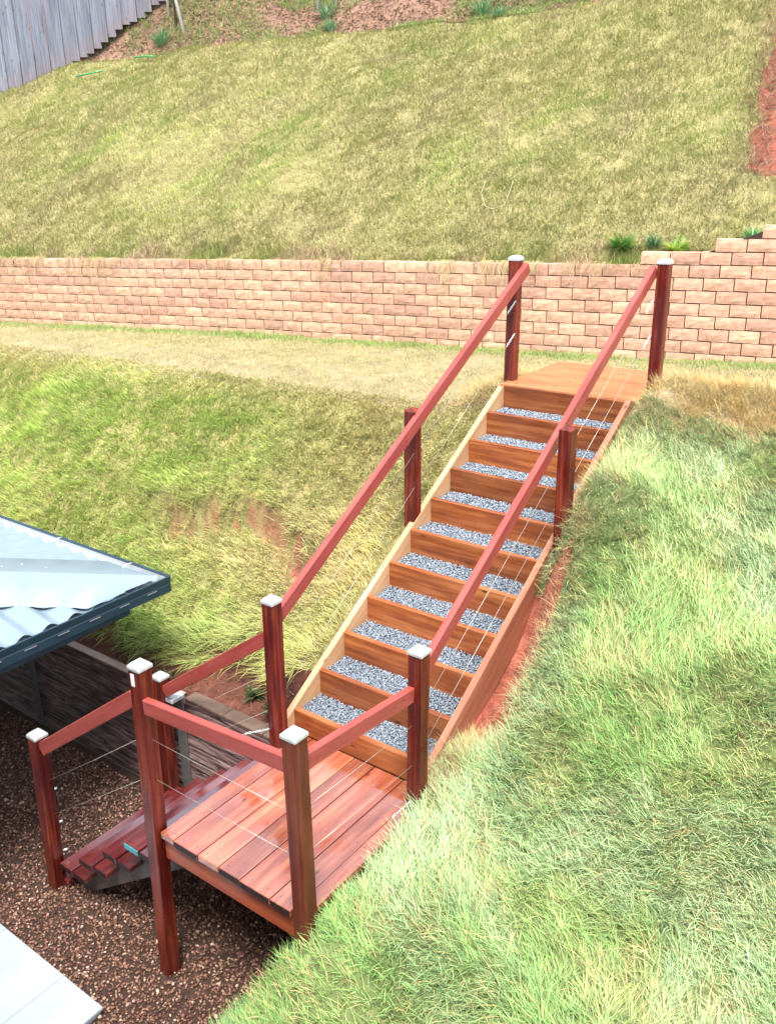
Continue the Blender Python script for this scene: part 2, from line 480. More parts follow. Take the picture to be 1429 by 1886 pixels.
def tube(name, pts, r, material, parent=None, sides=6, r2=None):
    bm = bmesh.new(); c = pts[0].copy()
    tube_bm(bm, [p - c for p in pts], r, sides, r2)
    me = bpy.data.meshes.new(name); bm.to_mesh(me); bm.free()
    for p in me.polygons: p.use_smooth = True
    o = link(name, me, material, parent); put(o, Matrix.Translation(c))
    return o
def mesh_np(name, verts, faces_list, col=None, smooth=False):
    """faces_list: list of int arrays (n,k)"""
    me = bpy.data.meshes.new(name)
    verts = np.asarray(verts, np.float32)
    me.vertices.add(len(verts)); me.vertices.foreach_set('co', verts.ravel())
    nl = sum(f.size for f in faces_list); npoly = sum(len(f) for f in faces_list)
    me.loops.add(nl); me.polygons.add(npoly)
    me.loops.foreach_set('vertex_index', np.concatenate([f.ravel() for f in faces_list]).astype(np.int32))
    tot = np.concatenate([np.full(len(f), f.shape[1]) for f in faces_list])
    st = np.concatenate([[0], np.cumsum(tot)[:-1]])
    me.polygons.foreach_set('loop_start', st.astype(np.int32))
    if smooth: me.polygons.foreach_set('use_smooth', np.ones(npoly, bool))
    me.update(calc_edges=True)
    if col is not None:
        a = me.attributes.new('col', 'FLOAT_COLOR', 'POINT')
        c = np.ones((len(verts), 4), np.float32); c[:, :3] = col
        a.data.foreach_set('color', c.ravel())
    return me
def world_uvz(P):
    P = np.array(P, float); P[:, 1] *= -1
    return P

# ------------------------------------------------------------------ SETTING: ground sheets
bm = bmesh.new(); bmesh.ops.create_grid(bm, x_segments=1, y_segments=1, size=300)
me = bpy.data.meshes.new('far_ground'); bm.to_mesh(me); bm.free()
o = link('ground', me, M_FAR); o.location = (0, 0, GZ - .25); tag(o, kind='structure')

def grid_sheet(name, us, vs, zf, keep, material, smooth=True, soil=None):
    U, W_ = np.meshgrid(us, vs, indexing='ij')
    Z = zf(U, W_)
    nu, nv = U.shape
    idx = np.arange(nu * nv).reshape(nu, nv)
    q = np.stack([idx[:-1, :-1], idx[1:, :-1], idx[1:, 1:], idx[:-1, 1:]], -1).reshape(-1, 4)
    P = np.stack([U.ravel(), -W_.ravel(), Z.ravel()], -1)
    cu = (U[:-1, :-1] + U[1:, 1:]) / 2; cv = (W_[:-1, :-1] + W_[1:, 1:]) / 2
    zc = (Z[:-1, :-1] + Z[1:, :-1] + Z[1:, 1:] + Z[:-1, 1:]) / 4
    zr = np.maximum.reduce([Z[:-1, :-1], Z[1:, :-1], Z[1:, 1:], Z[:-1, 1:]]) - np.minimum.reduce([Z[:-1, :-1], Z[1:, :-1], Z[1:, 1:], Z[:-1, 1:]])
    k = keep(cu, cv, zc, zr).ravel()
    q = q[k][:, ::-1]
    used = np.unique(q); remap = -np.ones(nu * nv, int); remap[used] = np.arange(len(used))
    me = mesh_np(name, P[used], [remap[q]], smooth=smooth)
    if soil is not None:
        at = me.attributes.new('soil', 'FLOAT', 'POINT'); at.data.foreach_set('value', soil(U, W_).ravel()[used].astype(np.float32))
    o = link(name, me, material); tag(o, kind='structure')
    return o
# brown pebble yard
grid_sheet('gravel_bed', np.arange(-6, 1.15, .05), np.arange(-9, 3.0, .05),
           lambda u, v: GZ - .012 + .03 * (fbm(u * 1.5, v * 1.5, 61) - .5), lambda u, v, z, r: (u < 1.11), M_GROUND)
US_ = np.unique(np.round(np.concatenate([np.arange(-4.2, 1.19, .045), [1.19], np.arange(1.235, 7.4, .045)]), 4))
VS_ = np.arange(-13.5, 6.51, .045)
def keep_common(u, v, z, r):
    k = (z > GZ - .06) & (u < uw(v) + .06)
    k &= ~((u < 1.19) & (v < 1.0) & (z > GZ + .9))
    k &= ~((u < 1.25) & (v < 1.12) & (r > .5))
    return k
LEFT = lambda v: v < .54
def is_bed(u, v): return (u < foot_u(v) + .10) & (v < -.02) & (u > 1.17)
def ledge_soil(u, v):
    n2 = fbm(u * 3.5, v * 3.5, 22); ul = 2.40 + .12 * np.sin(v * 3.1) + .1 * (n2 - .5)
    w = fbm(u * 8, v * 8, 78, 3)
    a = .95 * np.exp(-((u - ul + .01) / .055) ** 2) * sst(-2.7, -2.2, v) * (1 - sst(-.8, -.5, v)) * sst(.38, .56, w)
    b = np.exp(-((u - ul + .04) / .10) ** 2 - ((v + .98) / .24) ** 2) * 1.5 * sst(.30, .5, w)
    return np.clip(np.maximum(a * .8, b), 0, 1)
def mound_soil(u, v): return np.clip(1.4 * np.exp(-((u - 4.03) / .13) ** 2) * sst(1.75, 2.05, v) * sst(.28, .5, fbm(u * 6, v * 6, 79, 3)), 0, 1)
def is_ledge(u, v): return ledge_soil(u, v) > .42
def is_trench(u, v): return (v > 1.09) & (v < 1.38) & (u > 1.47) & (u < 2.44)
grid_sheet('garden_bed', US_, VS_, ground_z, lambda u, v, z, r: keep_common(u, v, z, r) & LEFT(v) & is_bed(u, v) , M_SOIL)
grid_sheet('grass_bank', US_, VS_, ground_z, lambda u, v, z, r: keep_common(u, v, z, r) & LEFT(v) & ~is_bed(u, v) & (u > 1.17) & (u <= 3.72), M_TURFSOIL, soil=ledge_soil)
grid_sheet('grass_bank', US_, VS_, ground_z, lambda u, v, z, r: keep_common(u, v, z, r) & ((~LEFT(v)) | (u < 1.17)) & (u <= 3.85) & ~is_trench(u, v), M_RBASE, soil=mound_soil)
grid_sheet('bare_soil', US_, VS_, ground_z, lambda u, v, z, r: keep_common(u, v, z, r) & (~LEFT(v)) & is_trench(u, v), M_SOILRED)
grid_sheet('terrace', US_, VS_, ground_z, lambda u, v, z, r: keep_common(u, v, z, r) & (u > np.where(LEFT(v), 3.72, 3.85)), M_TERR, soil=mound_soil)
# hillside above the block wall: rows parallel to the wall
def hill_sheet(name, ts, vs, keep, material):
    return grid_sheet(name, ts, vs, hill_z, keep, material)
def to_hill(o):
    me = o.data; n = len(me.vertices)
    c = np.empty(n * 3, np.float32); me.vertices.foreach_get('co', c); c = c.reshape(-1, 3)
    c[:, 0] += uw(-c[:, 1]); me.vertices.foreach_set('co', c.ravel()); me.update()
TS_ = np.arange(.06, 14, .07); HV_ = np.arange(-20, 6.5, .07)
CR = lambda v: 4.82 + .25 * (fbm(v * .8, v * 0, 77) - .5)
o = hill_sheet('hillside', TS_, HV_, lambda t, v, z, r: (t < CR(v)) & ~((cut_mask(t, v) > .02)), M_HILLBASE); to_hill(o)
o = hill_sheet('red_soil_cut', TS_, HV_, lambda t, v, z, r: (t < CR(v)) & (cut_mask(t, v) > .02), M_CUT); to_hill(o)
o = hill_sheet('mulched_slope', TS_, HV_, lambda t, v, z, r: (t >= CR(v)), M_MULCH); to_hill(o)

# ------------------------------------------------------------------ patio tiles (structure with tile parts)
pat = tag(empty('patio', (-.47, .12, GZ)), kind='structure')
me = box_mesh('slab', 2.6, 5.0, .06, .003)
o = link('slab', me, plain_mat('slab_concrete', (.45, .45, .45), .8, 0, 20, .1), pat); put(o, Matrix.Translation(V(-.476 - 1.3, -.118 - 2.5, GZ + .0)))
tv = [-.10, -.48, -1.11, -1.74, -2.37, -3.0, -3.63, -4.26]
tu = [-.468, -1.10, -1.73, -2.36, -2.99]
for i in range(len(tu) - 1):
    for j in range(len(tv) - 1):
        a, b2, c, d = tu[i + 1] + .0015, tu[i] - (.0015 if i else 0), tv[j + 1] + .0015, tv[j] - (.0015 if j else 0)
        me = box_mesh('tile', b2 - a, d - c, .022, .002)
        o = link('tile', me, M_TILE, pat); put(o, Matrix.Translation(V((a + b2) / 2, (c + d) / 2, GZ + .043)))

# ------------------------------------------------------------------ the house behind the yard (its roof shows at the left edge)
hw = tag(empty('house_wall', V(-3.7, -2, GZ)), kind='structure')
M_HOUSE = plain_mat('cream_render', (.42, .40, .36), .8, 0, 12, .06, .1)
for (v0, v1, z0, z1) in ((-9, 5.2, GZ - .1, 1.55), (-9, 2.2, 1.55, 4.7), (5.0, 5.2, 1.55, 4.7)):
    o = link('wall_panel', box_mesh('wall_panel', .2, v1 - v0, z1 - z0, .01), M_HOUSE, hw)
    put(o, Matrix.Translation(V(-3.8, (v0 + v1) / 2, (z0 + z1) / 2)))
o = link('roof', box_mesh('roof', 3.0, 15.2, .14, .01), M_GUT, hw); put(o, Matrix.Translation(V(-4.9, -1.9, 4.78)))
o = link('balcony_floor', box_mesh('balcony_floor', 1.6, 2.9, .18, .01), M_HOUSE, hw); put(o, Matrix.Translation(V(-3.1, 3.7, 1.72)))

# ------------------------------------------------------------------ block retaining wall
wall = tag(empty('block_retaining_wall', V(6.3, 0, 1.75)), 'long terracotta split-face block wall between the terrace and the grassy hill', 'retaining wall')
BL, BH, BD = .2855, .1215, .16
vv = np.linspace(-13, 5.5, 1400); uu = uw(vv)
sarc = np.concatenate([[0], np.cumsum(np.hypot(np.diff(vv), np.diff(uu)))])
def at_s(s):
    v = float(np.interp(s, sarc, vv)); u = float(uw(v))
    dv = 1e-2; du = float(uw(v + dv) - uw(v - dv)); L = math.hypot(du, 2 * dv)
    return u, v, du / L, 2 * dv / L
variants = []
for k in range(7):
    r = random.Random(k + 50)
    nx, nz = 6, 4
    ve = []; fa = []
    for i in range(nx):
        for j in range(nz):
            edge = i in (0, nx - 1) or j in (0, nz - 1)
            x = (i / (nx - 1) - .5) * (BL - .010) + (0 if i in (0, nx - 1) else r.uniform(-.012, .012))
            z = (j / (nz - 1) - .5) * (BH - .009) + (0 if j in (0, nz - 1) else r.uniform(-.008, .008))
            y = 0 if edge else r.uniform(.003, .009)
            if edge and not (i in (0, nx - 1) and j in (0, nz - 1)): y = r.uniform(-.001, .003)
            ve.append((x, y, z))
    I = lambda i, j: i * nz + j
    for i in range(nx - 1):
        for j in range(nz - 1): fa.append((I(i, j), I(i, j + 1), I(i + 1, j + 1), I(i + 1, j)))
    base = len(ve)
    for (i, j) in ((0, 0), (0, nz - 1), (nx - 1, nz - 1), (nx - 1, 0)):
        x, y, z = ve[I(i, j)]; ve.append((x, -BD, z))
    ring = [[I(0, j) for j in range(nz)], [I(i, nz - 1) for i in range(nx)], [I(nx - 1, j) for j in range(nz - 1, -1, -1)], [I(i, 0) for i in range(nx - 1, -1, -1)]]
    for q, rg in enumerate(ring):
        fa.append(tuple(rg) + (base + (q + 1) % 4, base + q))
    me = bpy.data.meshes.new('block'); me.from_pydata(ve, [], fa); me.validate()
    bm = bmesh.new(); bm.from_mesh(me); bmesh.ops.recalc_face_normals(bm, faces=bm.faces[:]); bm.to_mesh(me); bm.free()
    me.materials.append(M_BLOCK); variants.append(me)
def cam_px(p):
    d = p - cam.matrix_world.translation
    z = d.dot(FWD); return 714.5 + 1631.7 * d.dot(RGT) / z, 943 - 1631.7 * d.dot(UPV) / z, z
cand = []
VSTEP1, VSTEP2, VSTEP3 = .18, .87, 1.27
s1 = float(np.interp(VSTEP1, vv, sarc)); s2 = float(np.interp(VSTEP2, vv, sarc)); s3 = float(np.interp(VSTEP3, vv, sarc))
for row in range(-8, 3):
    off = [0, .5, .05, .55, -.02, .48, .03, .52, .5, .02, .47][row + 8] * BL
    sbeg = .3 + off if row < 0 else (s1, s2, s3)[row]
    s = sbeg
    while s < sarc[-1] - .4:
        u, v, tu_, tv_ = at_s(s + BL / 2)
        ztop = float(wall_top(v)); z = ztop + (row + .5) * BH
        # local x along wall (increasing v), local y toward the yard (-u side), z up
        X = V(tu_, tv_, 0); Y = V(-tv_, tu_, 0)
        jit = random.uniform(-.004, .004)
        Mx = Matrix.Identity(4)
        for i in range(3): Mx[i][0] = X[i]; Mx[i][1] = Y[i]; Mx[i][2] = (0, 0, 1)[i]
        back = .004 * (row + 8)
        Mx.translation = V(u, v, z) - Y * (back + jit)
        px, py, dz = cam_px(Mx.translation)
        vis = -25 < px < 1455 and 0 < py < 1886 and (z > float(wall_base(v)) - .03)
        cand.append((0 if vis else 1, dz, Mx)); s += BL
cand.sort(key=lambda c: (c[0], c[1]))
rest_v, rest_f = [], []
for i, (nv_, dz, Mx) in enumerate(cand):
    me = variants[i * 5 % 7 if i % 3 else (i * 2) % 7]
    if i < 300 and nv_ == 0:
        o = link('block', me, None, wall); put(o, Mx)
    else:
        b0 = len(rest_v)
        rest_v += [tuple(Mx @ v.co - wall.location) for v in me.vertices]
        rest_f += [tuple(b0 + k for k in p.vertices) for p in me.polygons]
me = bpy.data.meshes.new('far_blocks'); me.from_pydata(rest_v, [], rest_f); me.update()
o = link('block_course', me, M_BLOCK, wall); tag(o, kind='stuff')
# dark core behind the joints
P = []; F = []
ss = np.arange(.2, sarc[-1] - .3, .3)
for s in ss:
    u, v, tu_, tv_ = at_s(s)
    up_ = 0 + (s > s1 + .03) + (s > s2 + .03) + (s > s3 + .03)
    for (dy, zz) in ((.03, float(wall_base(v)) - .3), (.045, float(wall_top(v)) + up_ * BH - .012), (.30, float(wall_top(v)) + up_ * BH - .012)):
        P.append(V(u, v, zz) - V(-tv_, tu_, 0) * dy - wall.location)
for i in range(len(ss) - 1):
    for k in (0, 1): F.append((i * 3 + k, i * 3 + k + 1, i * 3 + k + 4, i * 3 + k + 3))
me = bpy.data.meshes.new('wall_core'); me.from_pydata([tuple(p) for p in P], [], F)
link('wall_core', me, M_MORT, wall)

# ------------------------------------------------------------------ sleeper retaining wall (concrete sleepers between steel posts)
sw = tag(empty('sleeper_wall', V(1.145, -2, GZ)), 'low dark wall of wood-textured concrete sleepers along the gravel yard', 'retaining wall')
post_v = [-5.12, -3.10, -1.10, .90]
bays = [(-7.1, -5.12), (-5.12, -3.10), (-3.10, -1.10), (-1.10, .90)]
for bi, (a, b2) in enumerate(bays):
    for k in range(5):
        L = b2 - a - .02
        sl = box_mesh('sleeper', L, .075, .190, .014, 2)
        o = link('sleeper', sl, M_SLEEP, sw)
        zc = GZ - .02 + .2 * k + .1
        put(o, Matrix.Translation(V(1.145 + random.uniform(-.003, .003), (a + b2) / 2, zc)) @ Matrix.Rotation(-math.pi / 2, 4, 'Z'))
    if bi < 3:
        o = link('sleeper_top', box_mesh('sleeper_top', L, .073, .012, .003), M_SLEEPTOP, sw)
        put(o, Matrix.Translation(V(1.147, (a + b2) / 2, GZ + .984)) @ Matrix.Rotation(-math.pi / 2, 4, 'Z'))
    else:
        for c0 in np.arange(a + .06, b2 - .3, .40):
            o = link('coping', box_mesh('coping', .394, .115, .03, .005), M_COPING, sw)
            put(o, Matrix.Translation(V(1.16, c0 + .2, GZ + .993)) @ Matrix.Rotation(-math.pi / 2, 4, 'Z'))
for pv in post_v:
    hi = GZ + (.985 if pv < -2 else 1.0)
    o = link('steel_post', box_mesh('steel_post', .10, .012, hi - GZ + .1, .002, 1), M_STEELDK, sw)
    put(o, Matrix.Translation(V(1.098, pv, (hi + GZ - .1) / 2)) @ Matrix.Rotation(-math.pi / 2, 4, 'Z'))
    if pv > -2 and pv < 0:
        o.scale = (1, 1, 1)
        c = link('post_cap', box_mesh('post_cap', .11, .12, .035, .006), M_CAP, o)
        c.location = (0, -.045, (hi - GZ + .1) / 2 + .02)

# ------------------------------------------------------------------ paling fence
A = np.array([8.03, -13.41, 4.98]); B = np.array([9.0, -12.05, 5.68])
dirf = np.array([B[0] - A[0], B[1] - A[1]]); dirf /= np.linalg.norm(dirf)
fence = tag(empty('paling_fence', V(*A)), 'weathered grey timber paling fence climbing the top left corner of the hill', 'fence')
kp = [(-3.4, 2.6), (-1.2, 4.1), (0, 4.98), (1.67, 5.68), (2.11, 5.92), (2.56, 6.23), (2.87, 6.35), (3.36, 6.66), (6.5, 8.5)]
ks = [k[0] for k in kp]; kz = [k[1] for k in kp]
pal_me = [box_mesh('paling', .152, .016, 2.3, .002, 1, (0, 0, 1.15)) for k in range(2)]
X = V(dirf[0], dirf[1], 0); Y = V(dirf[1], -dirf[0], 0)
s = -3.0; k = 0
while s < 6.2:
    zb = float(np.interp(s, ks, kz)) + random.uniform(-.03, .02) + .05
    Mx = Matrix.Identity(4)
    for i in range(3): Mx[i][0] = X[i]; Mx[i][1] = Y[i]; Mx[i][2] = (0, 0, 1)[i]
    Mx.translation = V(A[0] + dirf[0] * s, A[1] + dirf[1] * s, zb - .02) + Y * (.016 if k % 2 else -.010)
    o = link('paling', pal_me[k % 2], M_PALING, fence); put(o, Mx @ Matrix.Rotation(random.uniform(-.008, .008), 4, 'Y'))
    s += random.uniform(.128, .142) if k % 2 else random.uniform(.148, .158); k += 1
for hz in (.45, 1.75):
    for j in range(len(ks) - 1):
        p = V(A[0] + dirf[0] * ks[j], A[1] + dirf[1] * ks[j], kz[j] + hz) + Y * .045
        q = V(A[0] + dirf[0] * ks[j + 1], A[1] + dirf[1] * ks[j + 1], kz[j + 1] + hz) + Y * .045
        if ks[j] >= -3.4 : beam('fence_rail', p, q, .038, .07, M_PALING, fence)

# ------------------------------------------------------------------ patio roof
RZ = .80
roof = tag(empty('patio_roof', V(1.25, -1.24, GZ)), 'corner of a blue-grey corrugated steel roof with dark gutter at the left edge', 'roof')
CU, CV = 1.25, -1.24          # outer top corner of the gutter
GW, GH = .11, .125
def roof_pt(a, b, z): return V(CU - a, CV - b, z)      # a: back along -u, b: back along -v
# gutter = outer face, floor, inner lip; two runs mitred at the corner
def gutter_run(along_u):
    def P_(l, c, z): return roof_pt(l, c, z) if along_u else roof_pt(c, l, z)
    L = 6.5
    prof = [(.012, RZ - .012), (.0, RZ), (-.006, RZ - .006), (.0, RZ - .055), (.004, RZ - .060), (.0, RZ - .066), (.0, RZ - GH), (GW, RZ - GH)]
    ve = []; fa = []
    for (c, z) in prof:
        ve.append(P_(max(c, 0) if True else 0, c, z)); ve.append(P_(L, c, z))
    for i in range(len(prof) - 1): fa.append((2 * i, 2 * i + 1, 2 * i + 3, 2 * i + 2))
    return [tuple(v - roof.location) for v in ve], fa
for au in (True, False):
    ve, fa = gutter_run(au)
    me = bpy.data.meshes.new('gutter'); me.from_pydata(ve, [], fa)
    bm = bmesh.new(); bm.from_mesh(me)
    bmesh.ops.solidify(bm, geom=bm.faces[:], thickness=.003)
    bm.to_mesh(me); bm.free()
    g = link('gutter', me, M_GUT, roof)
    # lining strip (pale inside)
    def P_(l, c, z): return roof_pt(l, c, z) if au else roof_pt(c, l, z)
    ve = [P_(.016, .016, RZ - .012), P_(6.4, .016, RZ - .012), P_(.02, .016, RZ - .07), P_(6.4, .016, RZ - .07), P_(.30, .30, RZ - .075), P_(6.4, .30, RZ - .075)]
    me = bpy.data.meshes.new('gutter_lining'); me.from_pydata([tuple(v - roof.location) for v in ve], [], [(0, 1, 3, 2), (2, 3, 5, 4)])
    link('gutter_lining', me, M_GUTIN, roof)
    # fascia / beam under the gutter
    if au:
        beam('eave_beam', roof_pt(.35, .06, RZ - GH - .03), roof_pt(6.5, .06, RZ - GH - .03), .06, .055, M_GUT, roof)
        for k in range(14):
            x0 = .13 + k * .245
            beam('gutter_slot', roof_pt(x0, -.0045, RZ - .075), roof_pt(x0 + .085, -.0045, RZ - .075), .003, .0045, M_GALV, roof, 0)
    else:
        beam('eave_beam', roof_pt(.06, .35, RZ - GH - .03), roof_pt(.06, 6.5, RZ - GH - .03), .06, .055, M_GUT, roof)
        for k in range(6):
            x0 = .42 + k * .9
            tube('gutter_strap', [roof_pt(.0, x0, RZ - .004), roof_pt(.05, x0, RZ + .004), roof_pt(.12, x0 , RZ - .02)], .005, M_GUTIN, roof)
# roof sheets: front face slopes up along -v (b), side face slopes up along -u (a); they meet on the hip a == b
PITCH = math.tan(math.radians(9))
R0, R1 = .075, 6.4
def corr(x): return .021 * math.cos(2 * math.pi * x / .19)
def sheet(front):
    ve = []; fa = []
    nl = 34 * 12
    xs = [R0 + i * (R1 - R0) / nl for i in range(nl + 1)]
    for x in xs:                           # x: position across the ribs; ribs run up the slope to the hip
        zr = corr(x)
        for d in (R0, x):
            z = RZ - .035 + (d - R0) * PITCH + zr
            ve.append((roof_pt(x, d, z) if front else roof_pt(d, x, z)) - roof.location)
    for i in range(nl): fa.append((2 * i, 2 * i + 2, 2 * i + 3, 2 * i + 1))
    me = bpy.data.meshes.new('corrugated_sheet'); me.from_pydata([tuple(v) for v in ve], [], fa)
    bm = bmesh.new(); bm.from_mesh(me); bmesh.ops.solidify(bm, geom=bm.faces[:], thickness=.002); bm.to_mesh(me); bm.free()
    for p in me.polygons: p.use_smooth = False
    return link('corrugated_sheet', me, M_ROOF, roof)
sheet(True); sheet(False)
# hip capping: two wings, rolled ridge, scalloped lower edges
def wing(front):
    ve = []; fa = []
    n = 220
    wid = .56
    for i in range(n + 1):
        l = .06 + i * (R1 - .2) / n         # along the hip (same a and b)
        za = RZ - .035 + (l - R0) * PITCH + .032
        x = l + wid * .5; d = max(l - wid * .5, R0 - .0)
        zs = RZ - .035 + (d - R0) * PITCH + .022
        drop = -.012 * max(0, math.cos(2 * math.pi * (x) / .19) * -1)
        pts = [(l, l, za + .012), (l + .02, l - .02, za + .004), (x, d, zs), (x + .004, d - .004, zs - .006 + drop)]
        for (a, b, z) in pts: ve.append((roof_pt(a, b, z) if front else roof_pt(b, a, z)) - roof.location)
    for i in range(n):
        for k in range(3): fa.append((4 * i + k, 4 * i + k + 1, 4 * i + k + 5, 4 * i + k + 4))
    me = bpy.data.meshes.new('hip_cap'); me.from_pydata([tuple(v) for v in ve], [], fa)
    for p in me.polygons: p.use_smooth = True
    return link('hip_cap', me, M_ROOF, roof)
wing(True); wing(False)
scr = bpy.data.meshes.new('screw'); bm = bmesh.new()
bmesh.ops.create_cone(bm, cap_ends=True, segments=8, radius1=.011, radius2=.007, depth=.012); bm.to_mesh(scr); bm.free()
for (a, b) in ((.86, .60), (1.18, .90), (.98, .70), (1.45, 1.2), (.52, .74), (.74, .95), (.95, 1.16), (.60, .92), (1.2, 1.42), (.85, 1.22)):
    o = link('screw', scr, M_GALV, roof)
    d = min(a, b); put(o, Matrix.Translation(roof_pt(a, b, RZ - .035 + (d - R0) * PITCH + .03)))
for (a, b) in ((.7, 4.2), (4.2, .7), (4.2, 4.2)):
    beam('roof_post', roof_pt(a, b, GZ), roof_pt(a, b, RZ - .06 + min(a, b) * PITCH * .9), .09, .09, M_GUT, roof)

# ------------------------------------------------------------------ the staircase
st = tag(empty('garden_staircase', V(.55, .55, GZ)), 'red timber garden staircase with gravel-filled steps, deck landing and wire handrails', 'staircase')
s_ = .045
def post(tu_, tv_, tz, bu, bv, bz, capd=True, mtl=M_POST, label=None):
    """tapering nothing: 90 mm square post between a foot and a head point"""
    p = V(bu, bv, bz); q = V(tu_, tv_, tz)
    L = (q - p).length
    if capd:
        me = box_mesh('post', L, .09, .09, .007, 2)
    else:
        bm = bmesh.new(); bmesh.ops.create_cube(bm, size=1)
        for v in bm.verts: v.co = Vector((v.co.x * L, v.co.y * .09, v.co.z * .09))
        top = [f for f in bm.faces if f.normal.x > .9]
        bmesh.ops.bevel(bm, geom=[e for f in top for e in f.edges], offset=.022, segments=1, affect='EDGES')
        me = bpy.data.meshes.new('post'); bm.to_mesh(me); bm.free()
    o = link('post', me, mtl, st)
    put(o, frame(p, q, Vector((0, 1, 0))))
    if label: o['label'] = label
    if capd:
        bm = bmesh.new()
        h = .050
        lo = [bm.verts.new((x, y, 0)) for x, y in ((-h, -h), (h, -h), (h, h), (-h, h))]
        hi = [bm.verts.new((x, y, .020)) for x, y in ((-h, -h), (h, -h), (h, h), (-h, h))]
        g = .030
        tp = [bm.verts.new((x, y, .040)) for x, y in ((-g, -g), (g, -g), (g, g), (-g, g))]
        for i in range(4):
            j = (i + 1) % 4
            bm.faces.new((lo[i], lo[j], hi[j], hi[i])); bm.faces.new((hi[i], hi[j], tp[j], tp[i]))
        bm.faces.new(tp); bm.faces.new(lo[::-1])
        bmesh.ops.bevel(bm, geom=bm.edges[:], offset=.003, segments=1, affect='EDGES')
        cm = bpy.data.meshes.new('post_cap'); bm.to_mesh(cm); bm.free()
        c = link('post_cap', cm, M_CAP, o)
        # cap stands on the post head, upright
        Mw = frame(p, q, Vector((0, 1, 0)))
        c.matrix_local = Mw.inverted() @ Matrix.Translation(q + Vector((0, 0, -.012)))
    return o
PT = 1.055
p1 = post(.012, .003, PT, -.030, -.02, GZ - .06, True, M_POST, 'dark red corner post running down to the gravel, small white tag near its cap')
p2 = post(.020, 1.114, PT, .010, 1.13, -.95, True, M_POST_DRY)
p3 = post(1.0, .040, PT, 1.0, .018, -.45)
p4 = post(1.006, 1.150, PT, .995, 1.128, -.45)
p5 = post(.0, -1.165, .155, .0, -1.245, GZ - .05)
p6 = post(1.0, -1.157, .100, .995, -1.18, GZ - .05)
p7 = post(4.13, -.035, 2.875, 4.13, -.05, 1.60)
p8 = post(4.30, 1.150, 2.880, 4.31, 1.145, 1.60)
p9 = post(2.64, -.030, 1.935, 2.64, -.04, .70, False, M_POST, 'uncapped middle post beside the left handrail, its top corners chamfered')
p10 = post(2.66, 1.195, 1.975, 2.66, 1.195, .70, False, M_POST, 'uncapped middle post beside the right handrail, its top corners chamfered')
t_ = link('tag', box_mesh('tag', .004, .028, .075, .001), M_TAG, p1)
put(t_, Matrix.Translation(V(.012 - .0475, .003 - .012, PT - .07)))
# handrails
RH = .092
def rail(p, q, w=.045):
    return beam('handrail', p, q, w, RH, M_RAIL, st, .004)
rail(V(1.05, .022, .905), V(4.20, .032, 2.808))
rail(V(1.05, 1.085, .795), V(4.27, 1.080, 2.822))
rail(V(-.012, .048, .835), V(.0, 1.070, .892))
rail(V(.066, 1.125, .885), V(.958, 1.128, .800))
rail(V(.0, -1.12, .072), V(.0, -.045, .855))
rail(V(1.0, -1.112, -.005), V(1.0, -.006, .79))
# wires with twisted ties
def twist(p, q):
    L = (q - p).length; d = (q - p) / L
    y = Vector((0, 0, 1)).cross(d).normalized(); z = d.cross(y)
    bm = bmesh.new()
    for ph in (0, math.pi):
        pts = [(d * (L * i / 24) + (y * math.cos(i * .9 + ph) + z * math.sin(i * .9 + ph)) * (.004 + .004 * math.sin(i / 24 * math.pi * 3) ** 2)) for i in range(25)]
        tube_bm(bm, pts, .0028, 5)
    me = bpy.data.meshes.new('wire_tie'); bm.to_mesh(me); bm.free()
    for f in me.polygons: f.use_smooth = True
    o = link('wire_tie', me, M_GALV, st); put(o, Matrix.Translation(p))
def wire(p, q, ties=''):
    tube('wire', [p, (p + q) / 2 + Vector((0, 0, -.004)), q], .0015, M_WIRE, st, 5)
    d = (q - p).normalized()
    if 'q' in ties: twist(q - d * .17, q - d * .01)
    if 'p' in ties: twist(p + d * .01, p + d * .17)
for dz in (.25, .52):
    wire(V(1.04, .03, .86 - dz), V(2.60, .01, 1.86 - dz))
    wire(V(2.68, .01, 1.90 - dz), V(4.10, .0, 2.80 - dz), 'q')
    wire(V(1.05, 1.105, .84 - dz), V(2.62, 1.10, 1.82 - dz))
    wire(V(2.70, 1.10, 1.87 - dz), V(4.26, 1.105, 2.86 - dz), 'q')
    wire(V(.0, .05, .86 - dz), V(.0, 1.07, .86 - dz))
    wire(V(.06, 1.12, .86 - dz), V(.96, 1.13, .84 - dz))
    wire(V(.0, -1.12, .07 - dz), V(.0, -.04, .84 - dz))
    wire(V(1.0, -1.12, .0 - dz), V(1.0, -.02, .77 - dz))
wire(V(.78, 1.10, .045), V(.96, 1.13, .075), 'q')
wire(V(.72, -.26, .08), V(.955, .0, .13), 'q')
# wire end fittings on the lower front post
for dz in (.47, .74, .98):
    tube('wire_fitting', [V(.046, -1.19, .155 - dz), V(.075, -1.17, .16 - dz)], .009, M_GALV, st)

